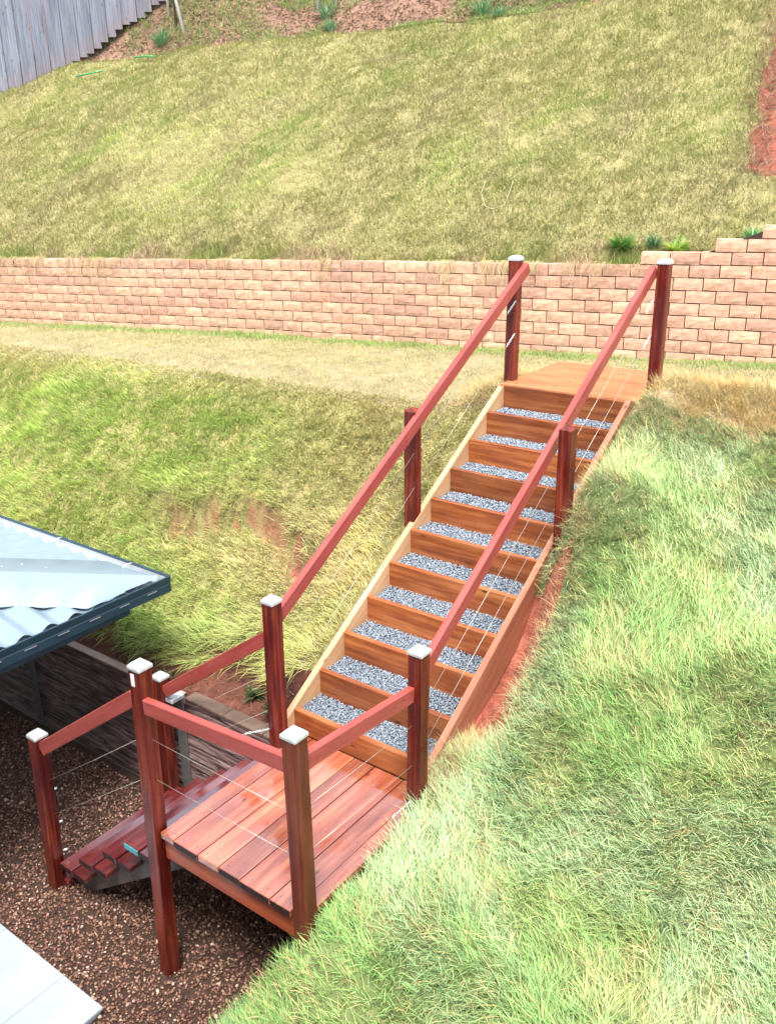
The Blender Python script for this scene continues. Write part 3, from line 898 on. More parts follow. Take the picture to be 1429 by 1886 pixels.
# upper flight: stringers, risers
vL, vR = .013, 1.071
dirS = Vector((RUN, 0, RISE)).normalized(); upS = Vector((-RISE, 0, RUN)).normalized()
def stringer(v, mtl, u0, u1, label=None, dep=.25):
    p = V(u0, v, nosing(u0)); q = V(u1, v, nosing(u1))
    off = upS * (-dep / 2 + .004)
    o = beam('stringer', p + off, q + off, .045, dep, mtl, st, .003)
    if label: o['label'] = label
stringer(vL - .0245, M_STRING_PALE, 1.075, 3.90, 'left stringer with a pale sun-bleached top edge')
stringer(vR + .0245, M_STRING, 1.09, 3.93, None, .27)
for k in range(11):
    u = US + k * RUN; zt = (k + 1) * RISE
    lo = zt - RISE - .035 if k else 0.0
    me = box_mesh('riser', vR - vL, .042, zt - lo, .003)
    o = link('riser', me, M_RISER, st)
    put(o, Matrix.Translation(V(u + .021, (vL + vR) / 2, (zt + lo) / 2)) @ Matrix.Rotation(-math.pi / 2, 4, 'Z'))
    if k == 9: o['label'] = 'pale sun-bleached riser, second from the top landing'
# top landing boards (run across)
for k in range(8):
    u0 = US + 10 * RUN + .045 + k * .142
    me = box_mesh('landing_board', 1.19, .138, .032, .003)
    o = link('landing_board', me, M_LAND, st); put(o, Matrix.Translation(V(u0 + .069, .545, 11 * RISE - .012)) @ Matrix.Rotation(-math.pi / 2, 4, 'Z'))
# deck landing: boards run front to back
edges = [.052, .170, .368, .530, .692, .918, 1.066, 1.160]; nb = 7
for k in range(nb):
    v0 = edges[k]; bw = edges[k + 1] - v0
    L = 1.105 - (-.033)
    if k == nb - 1:
        p, q = V(.075, v0 + bw / 2 - .004, -.021), V(.945, v0 + bw / 2 - .004, -.021)
    else:
        e = random.uniform(-.004, .004)
        p, q = V(-.033 + e, v0 + bw / 2, -.021), V(1.168, v0 + bw / 2, -.021)
    db = beam('deck_board', p, q, bw - .007, .042, M_DECK, st, .003)
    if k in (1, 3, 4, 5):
        e = link('shaded_end', box_mesh('shaded_end', .003, bw - .012, .038, .0008), M_END_SHADE, db); e.location = (-(q - p).length / 2 - .0008, 0, 0)  # thin cap, its shade put into the colour, on some front board ends
scm = bpy.data.meshes.new('deck_screw'); bm = bmesh.new()
bmesh.ops.create_cone(bm, cap_ends=True, segments=7, radius1=.0055, radius2=.005, depth=.003); bm.to_mesh(scm); bm.free()
for k in range(nb):
    for uu3 in (.012, .56, 1.075):
        if k == nb - 1 and not (.1 < uu3 < .9): continue
        for f in (.25, .75):
            if k == nb - 1 and f > .5: continue
            o = link('deck_screw', scm, M_STEELDK, st); put(o, Matrix.Translation(V(uu3 + random.uniform(-.006, .006), edges[k] + (edges[k + 1] - edges[k]) * f, .0012)))
beam('bearer', V(.01, .06, -.122), V(.01, 1.07, -.122), .045, .14, M_BEARER, st)
beam('bearer', V(1.06, .06, -.122), V(1.06, 1.07, -.122), .045, .14, M_BEARER, st)
beam('joist', V(.035, .085, -.120), V(1.035, .085, -.120), .045, .14, M_BEARER, st)
beam('joist', V(.035, .58, -.120), V(1.035, .58, -.120), .045, .14, M_BEARER, st)
beam('joist', V(.075, 1.09, -.120), V(.95, 1.09, -.120), .045, .14, M_BEARER, st)
# lower flight: pairs of boards on steel stringers, descending away from the deck
tz = [-.887, -.697, -.503, -.309, -.112]; tvv = [-1.161, -.889, -.619, -.361, -.095]
for k in range(5):
    for h in range(2):
        v0 = tvv[k] + .068 + h * .146
        tl = beam('tread_board', V(-.006 - .012 * (k == 1 and h == 0), v0, tz[k] - .010), V(1.03, v0, tz[k] - .010), .129, .040, M_TREAD, st, .003)
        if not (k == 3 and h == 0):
            e = link('shaded_end', box_mesh('shaded_end', .003, .125, .037, .0008), M_END_SHADE, tl); e.location = (-(1.036 + .012 * (k == 1 and h == 0)) / 2 - .0008, 0, 0)  # thin cap painting the unlit tread end dark
        if k == 3 and h == 0:
            tl['label'] = 'tread board with its end painted teal'
            e = link('painted_end', box_mesh('painted_end', .004, .127, .038, .001), M_TEAL, tl)
            e.location = (-.5195, 0, 0)
for u in (.10, .95):
    beam('steel_stringer', V(u, -1.14, GZ - .03), V(u, .10, -.23), .008, .15, M_STEELDK, st, .001)
beam('foot_plate', V(.02, -1.19, GZ + .02), V(1.0, -1.19, GZ + .02), .09, .05, M_TREAD, st)
beam('packer', V(.035, .03, -.14), V(.035, .10, -.14), .05, .19, M_BEARER, st)

# ------------------------------------------------------------------ scattered solids as single meshes
ICO_V, ICO_F = None, None
bm = bmesh.new(); bmesh.ops.create_icosphere(bm, subdivisions=1, radius=1)
ICO_V = np.array([v.co[:] for v in bm.verts]); ICO_F = np.array([[v.index for v in f.verts] for f in bm.faces]); bm.free()
OCT_V = np.array([(1, 0, 0), (-1, 0, 0), (0, 1, 0), (0, -1, 0), (0, 0, 1), (0, 0, -1), (.62, .62, .5), (-.62, -.62, .5)], float)
CUB_V = np.array([(x, y, z) for x in (-1, 1) for y in (-1, 1) for z in (-1, 1)], float) * .62
CUB_F = np.array([(0, 1, 3), (0, 3, 2), (4, 6, 7), (4, 7, 5), (0, 4, 5), (0, 5, 1), (2, 3, 7), (2, 7, 6), (0, 2, 6), (0, 6, 4), (1, 5, 7), (1, 7, 3)])
def rot_rand(n, tilt):
    a = RNG.uniform(0, 2 * np.pi, n); b = RNG.normal(0, tilt, n); c = RNG.normal(0, tilt, n)
    ca, sa, cb, sb, cc, sc = np.cos(a), np.sin(a), np.cos(b), np.sin(b), np.cos(c), np.sin(c)
    R = np.empty((n, 3, 3))
    R[:, 0, 0] = ca * cb; R[:, 0, 1] = ca * sb * sc - sa * cc; R[:, 0, 2] = ca * sb * cc + sa * sc
    R[:, 1, 0] = sa * cb; R[:, 1, 1] = sa * sb * sc + ca * cc; R[:, 1, 2] = sa * sb * cc - ca * sc
    R[:, 2, 0] = -sb; R[:, 2, 1] = cb * sc; R[:, 2, 2] = cb * cc
    return R
def stones(name, u, v, z, size, cols, material, BV, BF, flat=(.55, .8), jit=.22, tilt=.35, smooth=False):
    n = len(u)
    sc = size[:, None] * np.stack([RNG.uniform(.8, 1.25, n), RNG.uniform(.6, 1.0, n), RNG.uniform(*flat, n)], -1)
    loc = BV[None] * (1 + RNG.normal(0, jit, (n, len(BV), 1))) * sc[:, None, :]
    loc = np.einsum('nij,nkj->nki', rot_rand(n, tilt), loc)
    P = loc + np.stack([u, -v, z], -1)[:, None, :]
    F = (BF[None] + (np.arange(n) * len(BV))[:, None, None]).reshape(-1, BF.shape[1])
    C = np.repeat(cols, len(BV), 0)
    me = mesh_np(name, P.reshape(-1, 3), [F], C, smooth)
    return link(name, me, material)
def palette(n, pal, w, jit=.15):
    pal = np.array(pal); w = np.array(w, float); w /= w.sum()
    c = pal[RNG.choice(len(pal), n, p=w)]
    return np.clip(c * (1 + RNG.normal(0, jit, (n, 1))), .004, 1)
# brown pebbles over the yard
n = 50000
u = RNG.uniform(-1.6, 1.09, n); v = RNG.uniform(-4.6, 1.1, n)
ok = ~((u < -.47) & (v < -.1))
ok &= (bank_right(u, v) < GZ + .03)
ok &= RNG.uniform(0, 1, n) < np.where(v < -3.4, .5, 1)
u = u[ok]; v = v[ok]
z = GZ - .004 + .03 * (fbm(u * 1.5, v * 1.5, 61) - .5) + RNG.uniform(-.006, .006, len(u))
o = stones('gravel', u, v, z, RNG.uniform(.0058, .0112, len(u)) * np.where(RNG.uniform(0, 1, len(u)) < .06, 1.5, 1), palette(len(u), [(.15, .070, .046), (.23, .122, .082), (.08, .038, .027), (.33, .205, .145), (.48, .36, .28), (.17, .075, .056)], [4, 4, 2.2, 1.8, .6, 2]), M_PEB, ICO_V[:], ICO_F, (.45, .8), .10, .4, True)
tag(o, 'brown river pebbles covering the yard below the deck', 'gravel', kind='stuff')
# blue-grey crushed stone in the ten steps
uu_, vv_, zz_ = [], [], []
for k in range(10):
    m_ = 3500
    a = US + k * RUN + .044; b = US + (k + 1) * RUN - .002
    uu_.append(RNG.uniform(a, b, m_)); vv_.append(RNG.uniform(vL + .003, vR - .003, m_))
    zz_.append((k + 1) * RISE - .034 + .012 * (fbm(uu_[-1] * 6, vv_[-1] * 6 + k, 9) - .5) + RNG.uniform(-.005, .008, m_) + .012 * (uu_[-1] - a) / .2)
u = np.concatenate(uu_); v = np.concatenate(vv_); z = np.concatenate(zz_)
o = stones('crushed_stone', u, v, z, RNG.uniform(.0046, .0082, len(u)), palette(len(u), [(.185, .22, .265), (.25, .29, .34), (.13, .16, .195), (.33, .37, .415)], [3, 3, 1.2, 1]), M_CHIP, CUB_V, CUB_F, (.55, .9), .2, .7)
tag(o, 'blue-grey crushed stone filling the box steps', 'crushed stone', kind='stuff')
bedm = plain_mat('stone_dust', (.10, .115, .135), .9, 0, 60, .3, .5)
fill = empty  # (bed under the chips, joined as one part)
bm = bmesh.new()
for k in range(10):
    a = US + k * RUN + .042; b = US + (k + 1) * RUN
    r = bmesh.ops.create_cube(bm, size=1)
    for q in r['verts']:
        q.co = V((a + b) / 2 + q.co.x * (b - a), (vL + vR) / 2 + q.co.y * (vR - vL), (k + 1) * RISE - .075 + q.co.z * .07) - st.location
me = bpy.data.meshes.new('step_fill'); bm.to_mesh(me); bm.free()
o = link('step_fill', me, bedm, st); tag(o, kind='stuff')

# ------------------------------------------------------------------ grass
def blades(name, u, v, zf, length, heading, lean, width, cols, segs=2, droop=.35, label=None, cat='grass', z0=None, tipc=None):
    """u,v,length,heading,lean,width: arrays. heading = world angle of the lean, lean 0 upright .. 1 flat"""
    n = len(u)
    z = zf(u, v) if z0 is None else z0
    base = np.stack([u, -v, z - .006], -1)
    h = np.stack([np.cos(heading), np.sin(heading), np.zeros(n)], -1)
    up = np.zeros((n, 3)); up[:, 2] = 1
    le = np.clip(lean, 0, 1.3)[:, None]
    a = np.cos(le * 1.35); b = np.sin(le * 1.35)
    wd = np.stack([-np.sin(heading + RNG.normal(0, .6, n)), np.cos(heading), np.zeros(n)], -1)
    wd /= np.linalg.norm(wd, axis=1, keepdims=True) + 1e-6
    L = length[:, None]
    ts = np.linspace(0, 1, segs + 1)
    rows = []
    for t in ts[:-1]:
        c = base + up * (L * (t * a - droop * t * t * b * .6)) + h * (L * (t * b + droop * t * t * a * .8))
        w = (width * (1 - .55 * t))[:, None] * .5
        rows += [c - wd * w, c + wd * w]
    t = 1.0
    tip = base + up * (L * (t * a - droop * b * .6)) + h * (L * (t * b + droop * a * .8))
    rows.append(tip)
    P = np.stack(rows, 1)
    K = P.shape[1]
    st_ = (np.arange(n) * K)[:, None]
    F4 = [st_ + np.array([[2 * i, 2 * i + 1, 2 * i + 3, 2 * i + 2]]) for i in range(segs - 1)]
    F3 = st_ + np.array([[2 * segs - 2, 2 * segs - 1, 2 * segs]])
    C = np.repeat(cols, K, 0)
    fl = ([np.concatenate(F4)] if F4 else []) + [F3]
    me = mesh_np(name, P.reshape(-1, 3), fl, C)
    o = link(name, me, M_BLADE)
    tag(o, label, cat, kind='stuff')
    return o
def tufts(umin, umax, vmin, vmax, ntuft, per, spread, ok):
    """blade roots gathered in tufts -> u, v, tuft index, outward angle"""
    tu = RNG.uniform(umin, umax, ntuft); tv = RNG.uniform(vmin, vmax, ntuft)
    k = ok(tu, tv); tu = tu[k]; tv = tv[k]
    idx = np.repeat(np.arange(len(tu)), per)
    du = RNG.normal(0, spread, len(idx)); dv = RNG.normal(0, spread, len(idx))
    return tu[idx] + du, tv[idx] + dv, idx, np.arctan2(-dv, du)
def blend(cs, ws):
    """weighted mix of colours: ws list of arrays"""
    W_ = np.stack(ws, -1); W_ = W_ / (W_.sum(-1, keepdims=True) + 1e-9)
    return W_ @ np.array(cs)
GREEN, LIME, OLIVE, STRAW, PINK, HAY, BLUEG = (.115, .27, .042), (.29, .45, .075), (.32, .32, .09), (.54, .44, .21), (.48, .35, .25), (.52, .30, .11), (.15, .28, .13)
PALE = (.50, .58, .36)
def vary(c, s=.18, hue=.06):
    n = len(c)
    c = c * (1 + RNG.normal(0, s, (n, 1)))
    c = c * (1 + RNG.normal(0, hue, (n, 3)))
    return np.clip(c, .006, .9)
def angmix(a, b, w):
    return np.arctan2(np.sin(a) * (1 - w) + np.sin(b) * w, np.cos(a) * (1 - w) + np.cos(b) * w)

# right-hand bank (nearest the camera)
def ok_right(u, v):
    e = right_edge(u)
    k = (u < 3.98 + .1 * (vnoise(v * 3, v * 0, 5) - .5)) & (v > np.where(u < 1.15, e - .20, 1.17))
    k &= ~((v < 1.40 + .09 * (vnoise(u * 6, v * 6, 3) - .5)) & (u > 1.50) & (u < 2.40))
    z = ground_z(u, v)
    k &= (mound_soil(u, v) < .4) | (RNG.uniform(0, 1, np.shape(u)) < .2)
    k &= z > GZ + .02
    k &= ~((u > -.03) & (u < 1.13) & (v < 1.19))
    return k
u, v, ti, oa = tufts(-1.6, 4.0, .3, 4.9, 17500, 14, .020, ok_right)
k = ok_right(u, v)
u, v, ti, oa = u[k], v[k], ti[k], oa[k]
n = len(u)
f1 = fbm(u * .9, v * .9, 101); f2 = fbm(u * 2.3, v * 2.3, 102); f3 = fbm(u * 5, v * 5, 103)
tr_ = RNG.uniform(0, 1, ti.max() + 1)[ti]
flow = math.pi * (0.85 + 1.3 * (fbm(u * 1.5, v * 1.5, 104) - .5) * 2)     # mostly down the slope
head = angmix(oa, flow, .55) + RNG.normal(0, .45, n)
edge = np.exp(-np.clip(v - np.where(u < 1.15, right_edge(u), 1.2), 0, 9) / .22)
ws = [.8 * sst(.46, .62, f2) + .08, .9 + 0 * u, .35 * sst(.4, .65, f1), .55 * sst(.50, .66, f3) + .12 + .45 * (tr_ > .85) + .8 * edge * sst(.9, 1.6, u), .15 * sst(.55, .7, f1), 1.5 * sst(.42, .60, fbm(u * 1.6, v * 1.6, 107)) + .30, .35 * sst(.45, .62, fbm(u * 1.3, v * 1.3, 108)) + .08]
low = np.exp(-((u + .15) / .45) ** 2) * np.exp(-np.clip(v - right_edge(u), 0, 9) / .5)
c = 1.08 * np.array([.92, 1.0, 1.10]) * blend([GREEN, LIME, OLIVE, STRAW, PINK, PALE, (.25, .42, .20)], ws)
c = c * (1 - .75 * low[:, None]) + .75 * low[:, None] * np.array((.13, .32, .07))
dry = RNG.uniform(0, 1, n) < (.08 + .14 * sst(.45, .7, f3) + .35 * edge * sst(1.0, 1.6, u))
c[dry] = np.array(STRAW) * 1.05
L = RNG.uniform(.06, .145, n) * (.60 + 1.0 * f2) * (1 - .35 * sst(3.2, 3.9, u))
lean = np.clip(RNG.normal(.46, .24, n) + .2 * (f1 - .5), .02, 1.1)
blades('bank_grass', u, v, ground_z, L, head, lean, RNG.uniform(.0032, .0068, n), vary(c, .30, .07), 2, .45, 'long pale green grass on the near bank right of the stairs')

# left-hand bank
def ok_left(u, v):
    k = (u < 3.85) & (u > foot_u(v) - .02) & (v < -.07)
    k &= ~((u < 1.45) & (v > -.42))
    led = is_ledge(u, v) & (RNG.uniform(0, 1, np.shape(u)) < .85)
    return k & ~led
u, v, ti, oa = tufts(1.35, 3.9, -9.0, -.05, 17000, 9, .024, ok_left)
k = ok_left(u, v); u, v, ti, oa = u[k], v[k], ti[k], oa[k]
# extra long tufts hanging over the foot of the bank
uf = RNG.uniform(0, 1, 900); vf = -.62 - RNG.uniform(0, 1, 900) * 3.6
n = len(u)
f1 = fbm(u * .8, v * .8, 111); f2 = fbm(u * 2.1, v * 2.1, 112); f3 = fbm(u * 5, v * 5, 113)
g = np.exp(-((v + 3.6) / 1.6) ** 2) * np.exp(-((u - 3.0) / .9) ** 2) + .7 * np.exp(-((v + 5.6) / .9) ** 2) * np.exp(-((u - 2.5) / .7) ** 2)
gd = np.exp(-((u - 1.60) / .32) ** 2) * np.exp(-((v + 2.2) / 1.5) ** 2) * (.55 + .45 * sst(.36, .5, f2))
dryz = 1.1 * np.exp(-((v + .55) / 1.05) ** 2) + sst(3.35, 3.75, u) * .9 + .9 * np.exp(-((u - 2.2) / .25) ** 2) * sst(-3.0, -1.8, v)
dryz = dryz * (1 - .7 * gd)
ws = [.7 * g * sst(.45, .65, f2) + 3.2 * gd, 2.2 * g + .75, .25 + .3 * sst(.4, .6, f1), .34 + 1.3 * dryz + .5 * sst(.52, .68, f3), .10 + .75 * dryz * sst(.45, .6, f2), .45 * dryz * sst(.5, .65, f1)]
c = 1.32 * blend([GREEN, LIME, OLIVE, STRAW, PINK, HAY], ws)
flow = math.pi * (1.0 + .9 * (fbm(u * .9, v * .9, 114) - .5) * 2)
head = angmix(oa, flow, .6) + RNG.normal(0, .35, n)
fl = 1 - sst(0, .35, u - foot_u(v))
L = RNG.uniform(.05, .11, n) * (.6 + .9 * f2) * (1 + 1.3 * fl) * (1 - .45 * sst(3.4, 3.8, u))
lean = np.clip(RNG.normal(.5, .2, n) + .3 * fl, .05, 1.15)
blades('bank_grass', u, v, ground_z, L, head, lean, RNG.uniform(.0042, .0080, n), vary(c, .28, .07), 2, .5, 'yellow-green grass on the far bank left of the stairs')

# terrace strip
def ok_terr(u, v):
    k = (u > np.where(v < .54, 3.7, 3.86)) & (u < uw(v) - .015)
    k &= (mound_soil(u, v) < .4)
    k &= ~((u > 3.85) & (u < 5.12) & (v > -.03) & (v < 1.13))
    return k
u, v, ti, oa = tufts(3.7, 6.7, -9.4, 3.4, 19000, 8, .03, ok_terr)
k = ok_terr(u, v); u, v, ti, oa = u[k], v[k], ti[k], oa[k]; n = len(u)
dw = uw(v) - u
f1 = fbm(u * 1.1, v * 1.1, 121); f2 = fbm(u * 3, v * 3, 122)
ws = [1.5 * np.exp(-dw / .32), .35 * np.exp(-dw / .5) + .12 * sst(.5, .65, f1), .5 + 0 * u, .75 + .9 * np.exp(-((u - 4.1) / .35) ** 2), .5 * sst(.45, .65, f1) + .35 * sst(-3, .5, v)]
c = blend([GREEN, LIME, OLIVE, STRAW, PINK], ws)
L = RNG.uniform(.025, .065, n) * (.7 + .6 * f2) * (1 + .9 * np.exp(-dw / .12))
blades('terrace_grass', u, v, ground_z, L, oa + RNG.normal(0, .8, n), np.clip(RNG.normal(.65, .25, n), .05, 1.2), RNG.uniform(.003, .006, n), vary(c), 1, .3, 'thin dry grass on the level strip below the block wall')

nt_ = 2600
tv2 = RNG.uniform(-9.3, 3.2, nt_); tu2 = uw(tv2) - np.abs(RNG.normal(.03, .16, nt_)) - .02
idx = np.repeat(np.arange(nt_), 10); n = len(idx)
v = tv2[idx] + RNG.normal(0, .03, n); u = np.minimum(tu2[idx] + RNG.normal(0, .03, n), uw(v) - .02)
c = blend([GREEN, BLUEG, LIME, STRAW], [.8 * RNG.uniform(0, 1, n), .6 * RNG.uniform(0, 1, n), .8 * RNG.uniform(0, 1, n), .5 * RNG.uniform(0, 1, n)])
blades('wall_foot_grass', u, v, ground_z, RNG.uniform(.03, .085, n) * (.5 + vnoise(v * 3, v * 0, 181)), RNG.uniform(0, 6.28, n), np.clip(RNG.normal(.5, .25, n), 0, 1.1), RNG.uniform(.003, .006, n), vary(c), 1, .3, 'green grass fringe along the foot of the block wall')
nt_ = 1700
tv2 = RNG.uniform(-9.3, 1.9, nt_); tt2 = np.abs(RNG.normal(.10, .14, nt_)) + .06
k = vnoise(tv2 * 2.0, tt2 * 0, 183) > .30; tv2 = tv2[k]; tt2 = tt2[k]
idx = np.repeat(np.arange(len(tv2)), 11); n = len(idx)
v = tv2[idx] + RNG.normal(0, .035, n); t = np.maximum(tt2[idx] + RNG.normal(0, .03, n), .05)
pk = vnoise(v * 1.7, v * 0, 184)
c = blend([GREEN, LIME, PINK, HAY, STRAW], [1.2 * sst(.45, .65, pk) * RNG.uniform(.3, 1, n), .5 * sst(.4, .6, pk), .9 * sst(.4, .6, 1 - pk), .5 * RNG.uniform(0, 1, n), .35 + 0 * v])
blades('wall_head_grass', t + uw(v), v, None, RNG.uniform(.07, .17, n) * (.5 + .9 * vnoise(v * 2.6, v * 0, 185)), RNG.uniform(0, 6.28, n), np.clip(RNG.normal(.5, .25, n), 0, 1.1), RNG.uniform(.004, .007, n), .85 * vary(c, .25), 2, .5, 'taller weedy grass along the top of the block wall', z0=hill_z(t, v))

# dry hay round the top landing
def ring(nt_):
    uu2 = RNG.uniform(3.75, 5.0, nt_); vv2 = RNG.uniform(-.75, 3.2, nt_)
    k = (np.exp(-((uu2 - 4.35) / .36) ** 2) * np.exp(-((vv2 - 1.85) / .70) ** 2) > RNG.uniform(0, 1, nt_) * .8) | (np.exp(-((uu2 - 4.2) / .5) ** 2) * np.exp(-((vv2 + .2) / .22) ** 2) > RNG.uniform(.1, 1, nt_))
    k &= ~((vv2 > -.01) & (vv2 < 1.15))
    k &= (mound_soil(uu2, vv2) < .35)
    return uu2[k], vv2[k]
tu2, tv2 = ring(9000)
idx = np.repeat(np.arange(len(tu2)), 13)
du = RNG.normal(0, .03, len(idx)); dv = RNG.normal(0, .03, len(idx))
u = tu2[idx] + du; v = tv2[idx] + dv; n = len(u)
f = fbm(u * 4, v * 4, 131)
c = 1.3 * blend([STRAW, HAY, PINK, OLIVE], [.9 + 0 * u, 1.1 * sst(.4, .6, f) + .2, .3 * sst(.45, .65, 1 - f), .25 + 0 * u])
blades('dry_grass', u, v, ground_z, RNG.uniform(.07, .16, n), np.arctan2(-dv, du) * .5 + math.pi * .9 + RNG.normal(0, .9, n), np.clip(RNG.normal(.65, .25, n), .05, 1.2), RNG.uniform(.0026, .0045, n), vary(c, .25), 1, .4, 'brown hay-like dead grass heaped round the top landing', 'dry grass')
# wisps against the right stringer and bare trench edges
nt_ = 420
tu2 = np.concatenate([RNG.uniform(1.05, 1.58, nt_), RNG.uniform(1.6, 2.6, 160)]); tv2 = np.concatenate([RNG.normal(1.18, .035, nt_), RNG.normal(1.42, .04, 160)])
idx = np.repeat(np.arange(len(tu2)), 9)
u = tu2[idx] + RNG.normal(0, .025, len(idx)); v = np.maximum(tv2[idx] + RNG.normal(0, .02, len(idx)), 1.135); n = len(u)
c = blend([STRAW, HAY, PINK], [.8 + 0 * u, .8 * RNG.uniform(0, 1, n), .4 * RNG.uniform(0, 1, n)])
blades('dry_grass', u, v, ground_z, RNG.uniform(.06, .16, n), RNG.uniform(0, 2 * math.pi, n), np.clip(RNG.normal(.5, .25, n), 0, 1.1), RNG.uniform(.002, .0035, n), vary(c, .25), 2, .6, 'dry wisps of grass along the right stringer above bare red soil', 'dry grass')

# hillside
def ok_hill(t, v):
    return (t < CR(v) + .05) & (cut_mask(t, v) < .3) & (t > .12)
def hz(u_, v_): return hill_z(u_, v_)
t, v, ti, oa = tufts(.1, 5.0, -15.5, 1.9, 40000, 9, .040, ok_hill)
k = ok_hill(t, v); t, v, ti, oa = t[k], v[k], ti[k], oa[k]; n = len(t)
f1 = fbm(t * .7, v * .7, 141); f2 = fbm(t * 1.9, v * 1.9, 142); f3 = fbm(t * 5, v * 5, 143)
st1 = fbm(t * .8 + v * .35, v * 1.5 - t * .5, 146)
foot = np.exp(-t / .35)
pp = np.exp(-((t - 3.25) / .16) ** 2 - ((v + 6.55) / .30) ** 2) + np.exp(-((t - 4.0 + .22 * (v + 5.2)) / .09) ** 2) * np.exp(-((v + 5.2) / .5) ** 2) + .8 * np.exp(-((t - 2.2) / .5) ** 2 - ((v + 2.6 + .5 * (t - 2.2)) / .14) ** 2) + .8 * np.exp(-((t - 2.3) / .6) ** 2 - ((v + .9 + .4 * (t - 2.2)) / .13) ** 2) + .7 * np.exp(-((t - 1.7) / .5) ** 2 - ((v + 6.2 + .5 * (t - 1.7)) / .2) ** 2) + .7 * np.exp(-((t - .7) / .25) ** 2 - ((v + 4.3) / .5) ** 2)
gp = np.exp(-((t - 2.6) / .9) ** 2) * np.exp(-((v + 5.8) / .6) ** 2) + np.exp(-((t - 1.6) / .5) ** 2) * np.exp(-((v + 3.0) / .5) ** 2)
ws = [.30 * sst(.48, .64, f2) + .35 * foot * sst(.45, .6, f2) + .9 * sst(4.2, 4.7, t) * (1 - sst(-13, -11, v)), .25 + .8 * sst(.5, .66, fbm(t * .5 + 9, v * .5, 148)) + 1.4 * gp, 1.4 + .5 * sst(.4, .6, f1), (.32 + .4 * sst(.45, .65, st1)), 1.3 * sst(.50, .64, st1) * sst(.40, .58, f2) + 3 * pp + .7 * foot * sst(.35, .55, f3), .12 * sst(.5, .7, f3) + .3 * foot]
c = 1.12 * blend([GREEN, LIME, (.275, .27, .080), (.42, .35, .16), (.40, .29, .20), (.40, .23, .09)], ws)
head = angmix(oa, math.pi * (1.0 + .8 * (fbm(t * .8, v * .8, 144) - .5) * 2), .5) + RNG.normal(0, .4, n)
L = RNG.uniform(.04, .085, n) * (.75 + .5 * f2) * (1 + .6 * foot)
lean = np.clip(RNG.normal(.42, .2, n), .02, 1.0)
zz = hill_z(t, v)
blades('hillside_grass', t + uw(v), v, None, L, head, lean, RNG.uniform(.0055, .0095, n), vary(c, .27, .06), 1, .35, 'olive and straw-coloured grass covering the hillside above the wall', z0=zz)
# stems hanging over the wall top
n0 = 300
tv2 = RNG.uniform(-9, .15, n0); tv2 = tv2[vnoise(tv2 * 4.2, tv2 * 0, 151) > .60]
idx = np.repeat(np.arange(len(tv2)), 5); n = len(idx)
v = tv2[idx] + RNG.normal(0, .03, n); u = uw(v) + RNG.uniform(-.005, .02, n)
Lh = RNG.uniform(.05, .42, n) * (.4 + .9 * vnoise(v * 3, v * 0, 152))
z = wall_top(v) + .01
P = []; 
ph = RNG.uniform(0, 6.28, n)
tsn = [0, .3, .65, 1.0]
rows = []
for q, tt in enumerate(tsn):
    uo = uw(v) - .034 - .012 * tt - .01 * np.sin(ph + tt * 4)
    if q == 0: uo = uw(v) + .05
    zz_ = z - Lh * tt + (.015 if q == 0 else 0)
    vo = v + .03 * np.sin(ph + 3 * tt)
    c_ = np.stack([uo, -vo, zz_], -1)
    w = .0015 * (1 - .6 * tt)
    rows += [c_ + np.array([0, w, 0]), c_ - np.array([0, w, 0])]
P = np.stack(rows, 1); K = P.shape[1]; st0 = (np.arange(n) * K)[:, None]
F = np.concatenate([st0 + np.array([[2 * i, 2 * i + 1, 2 * i + 3, 2 * i + 2]]) for i in range(3)])
me = mesh_np('hanging_stems', P.reshape(-1, 3), [F], np.repeat(vary(blend([STRAW, PINK, OLIVE], [.9 + 0 * v, .6 + 0 * v, .3 * RNG.uniform(0, 1, n)]), .2), K, 0))
tag(link('hanging_stems', me, M_BLADE), 'dry grass runners hanging over the top of the block wall', 'dry grass', kind='stuff')

# mulch strip at the top: leaf litter, low weeds
n = 30000
v = RNG.uniform(-12.5, 1.5, n); t = CR(v) + RNG.uniform(-.02, 1.9, n) ** 1.0
c = palette(n, [(.24, .15, .10), (.36, .26, .18), (.14, .075, .05), (.36, .15, .10), (.14, .19, .07)], [3, 2.5, 2, 1.2, 1.6], .25)
blades('leaf_litter', t + uw(v), v, None, RNG.uniform(.03, .09, n), RNG.uniform(0, 6.28, n), np.clip(RNG.normal(.95, .15, n), .4, 1.2), RNG.uniform(.012, .03, n), c, 2, .3, 'brown leaf mulch strewn along the top of the hill', 'leaf mulch', z0=hill_z(t, v) + .01)
nt_ = 12000
tv2 = RNG.uniform(-12.5, 1.2, nt_); tt2 = CR(tv2) + RNG.uniform(.02, 1.6, nt_)
k = fbm(tv2 * 1.3, tt2 * 1.3, 161) > .47 + .06 * (np.abs((tv2 + 4.5) / 2.2) < 1)
tv2 = tv2[k]; tt2 = tt2[k]
idx = np.repeat(np.arange(len(tv2)), 9); n = len(idx)
dv = RNG.normal(0, .05, n); dt = RNG.normal(0, .05, n)
v = tv2[idx] + dv; t = tt2[idx] + dt
c = 1.15 * blend([GREEN, BLUEG, LIME, STRAW], [RNG.uniform(0, 1, n), RNG.uniform(0, .8, n), RNG.uniform(0, .8, n), RNG.uniform(0, .5, n)])
blades('ground_cover', t + uw(v), v, None, RNG.uniform(.05, .14, n), np.arctan2(-dv, dt), np.clip(RNG.normal(.55, .25, n), 0, 1.1), RNG.uniform(.006, .012, n), vary(c, .2), 1, .4, 'low green weeds creeping through the mulch below the fence', 'weeds', z0=hill_z(t, v))
n = 5200
t = RNG.uniform(1.55, 5.0, n); v = RNG.uniform(-.3, 2.2, n)
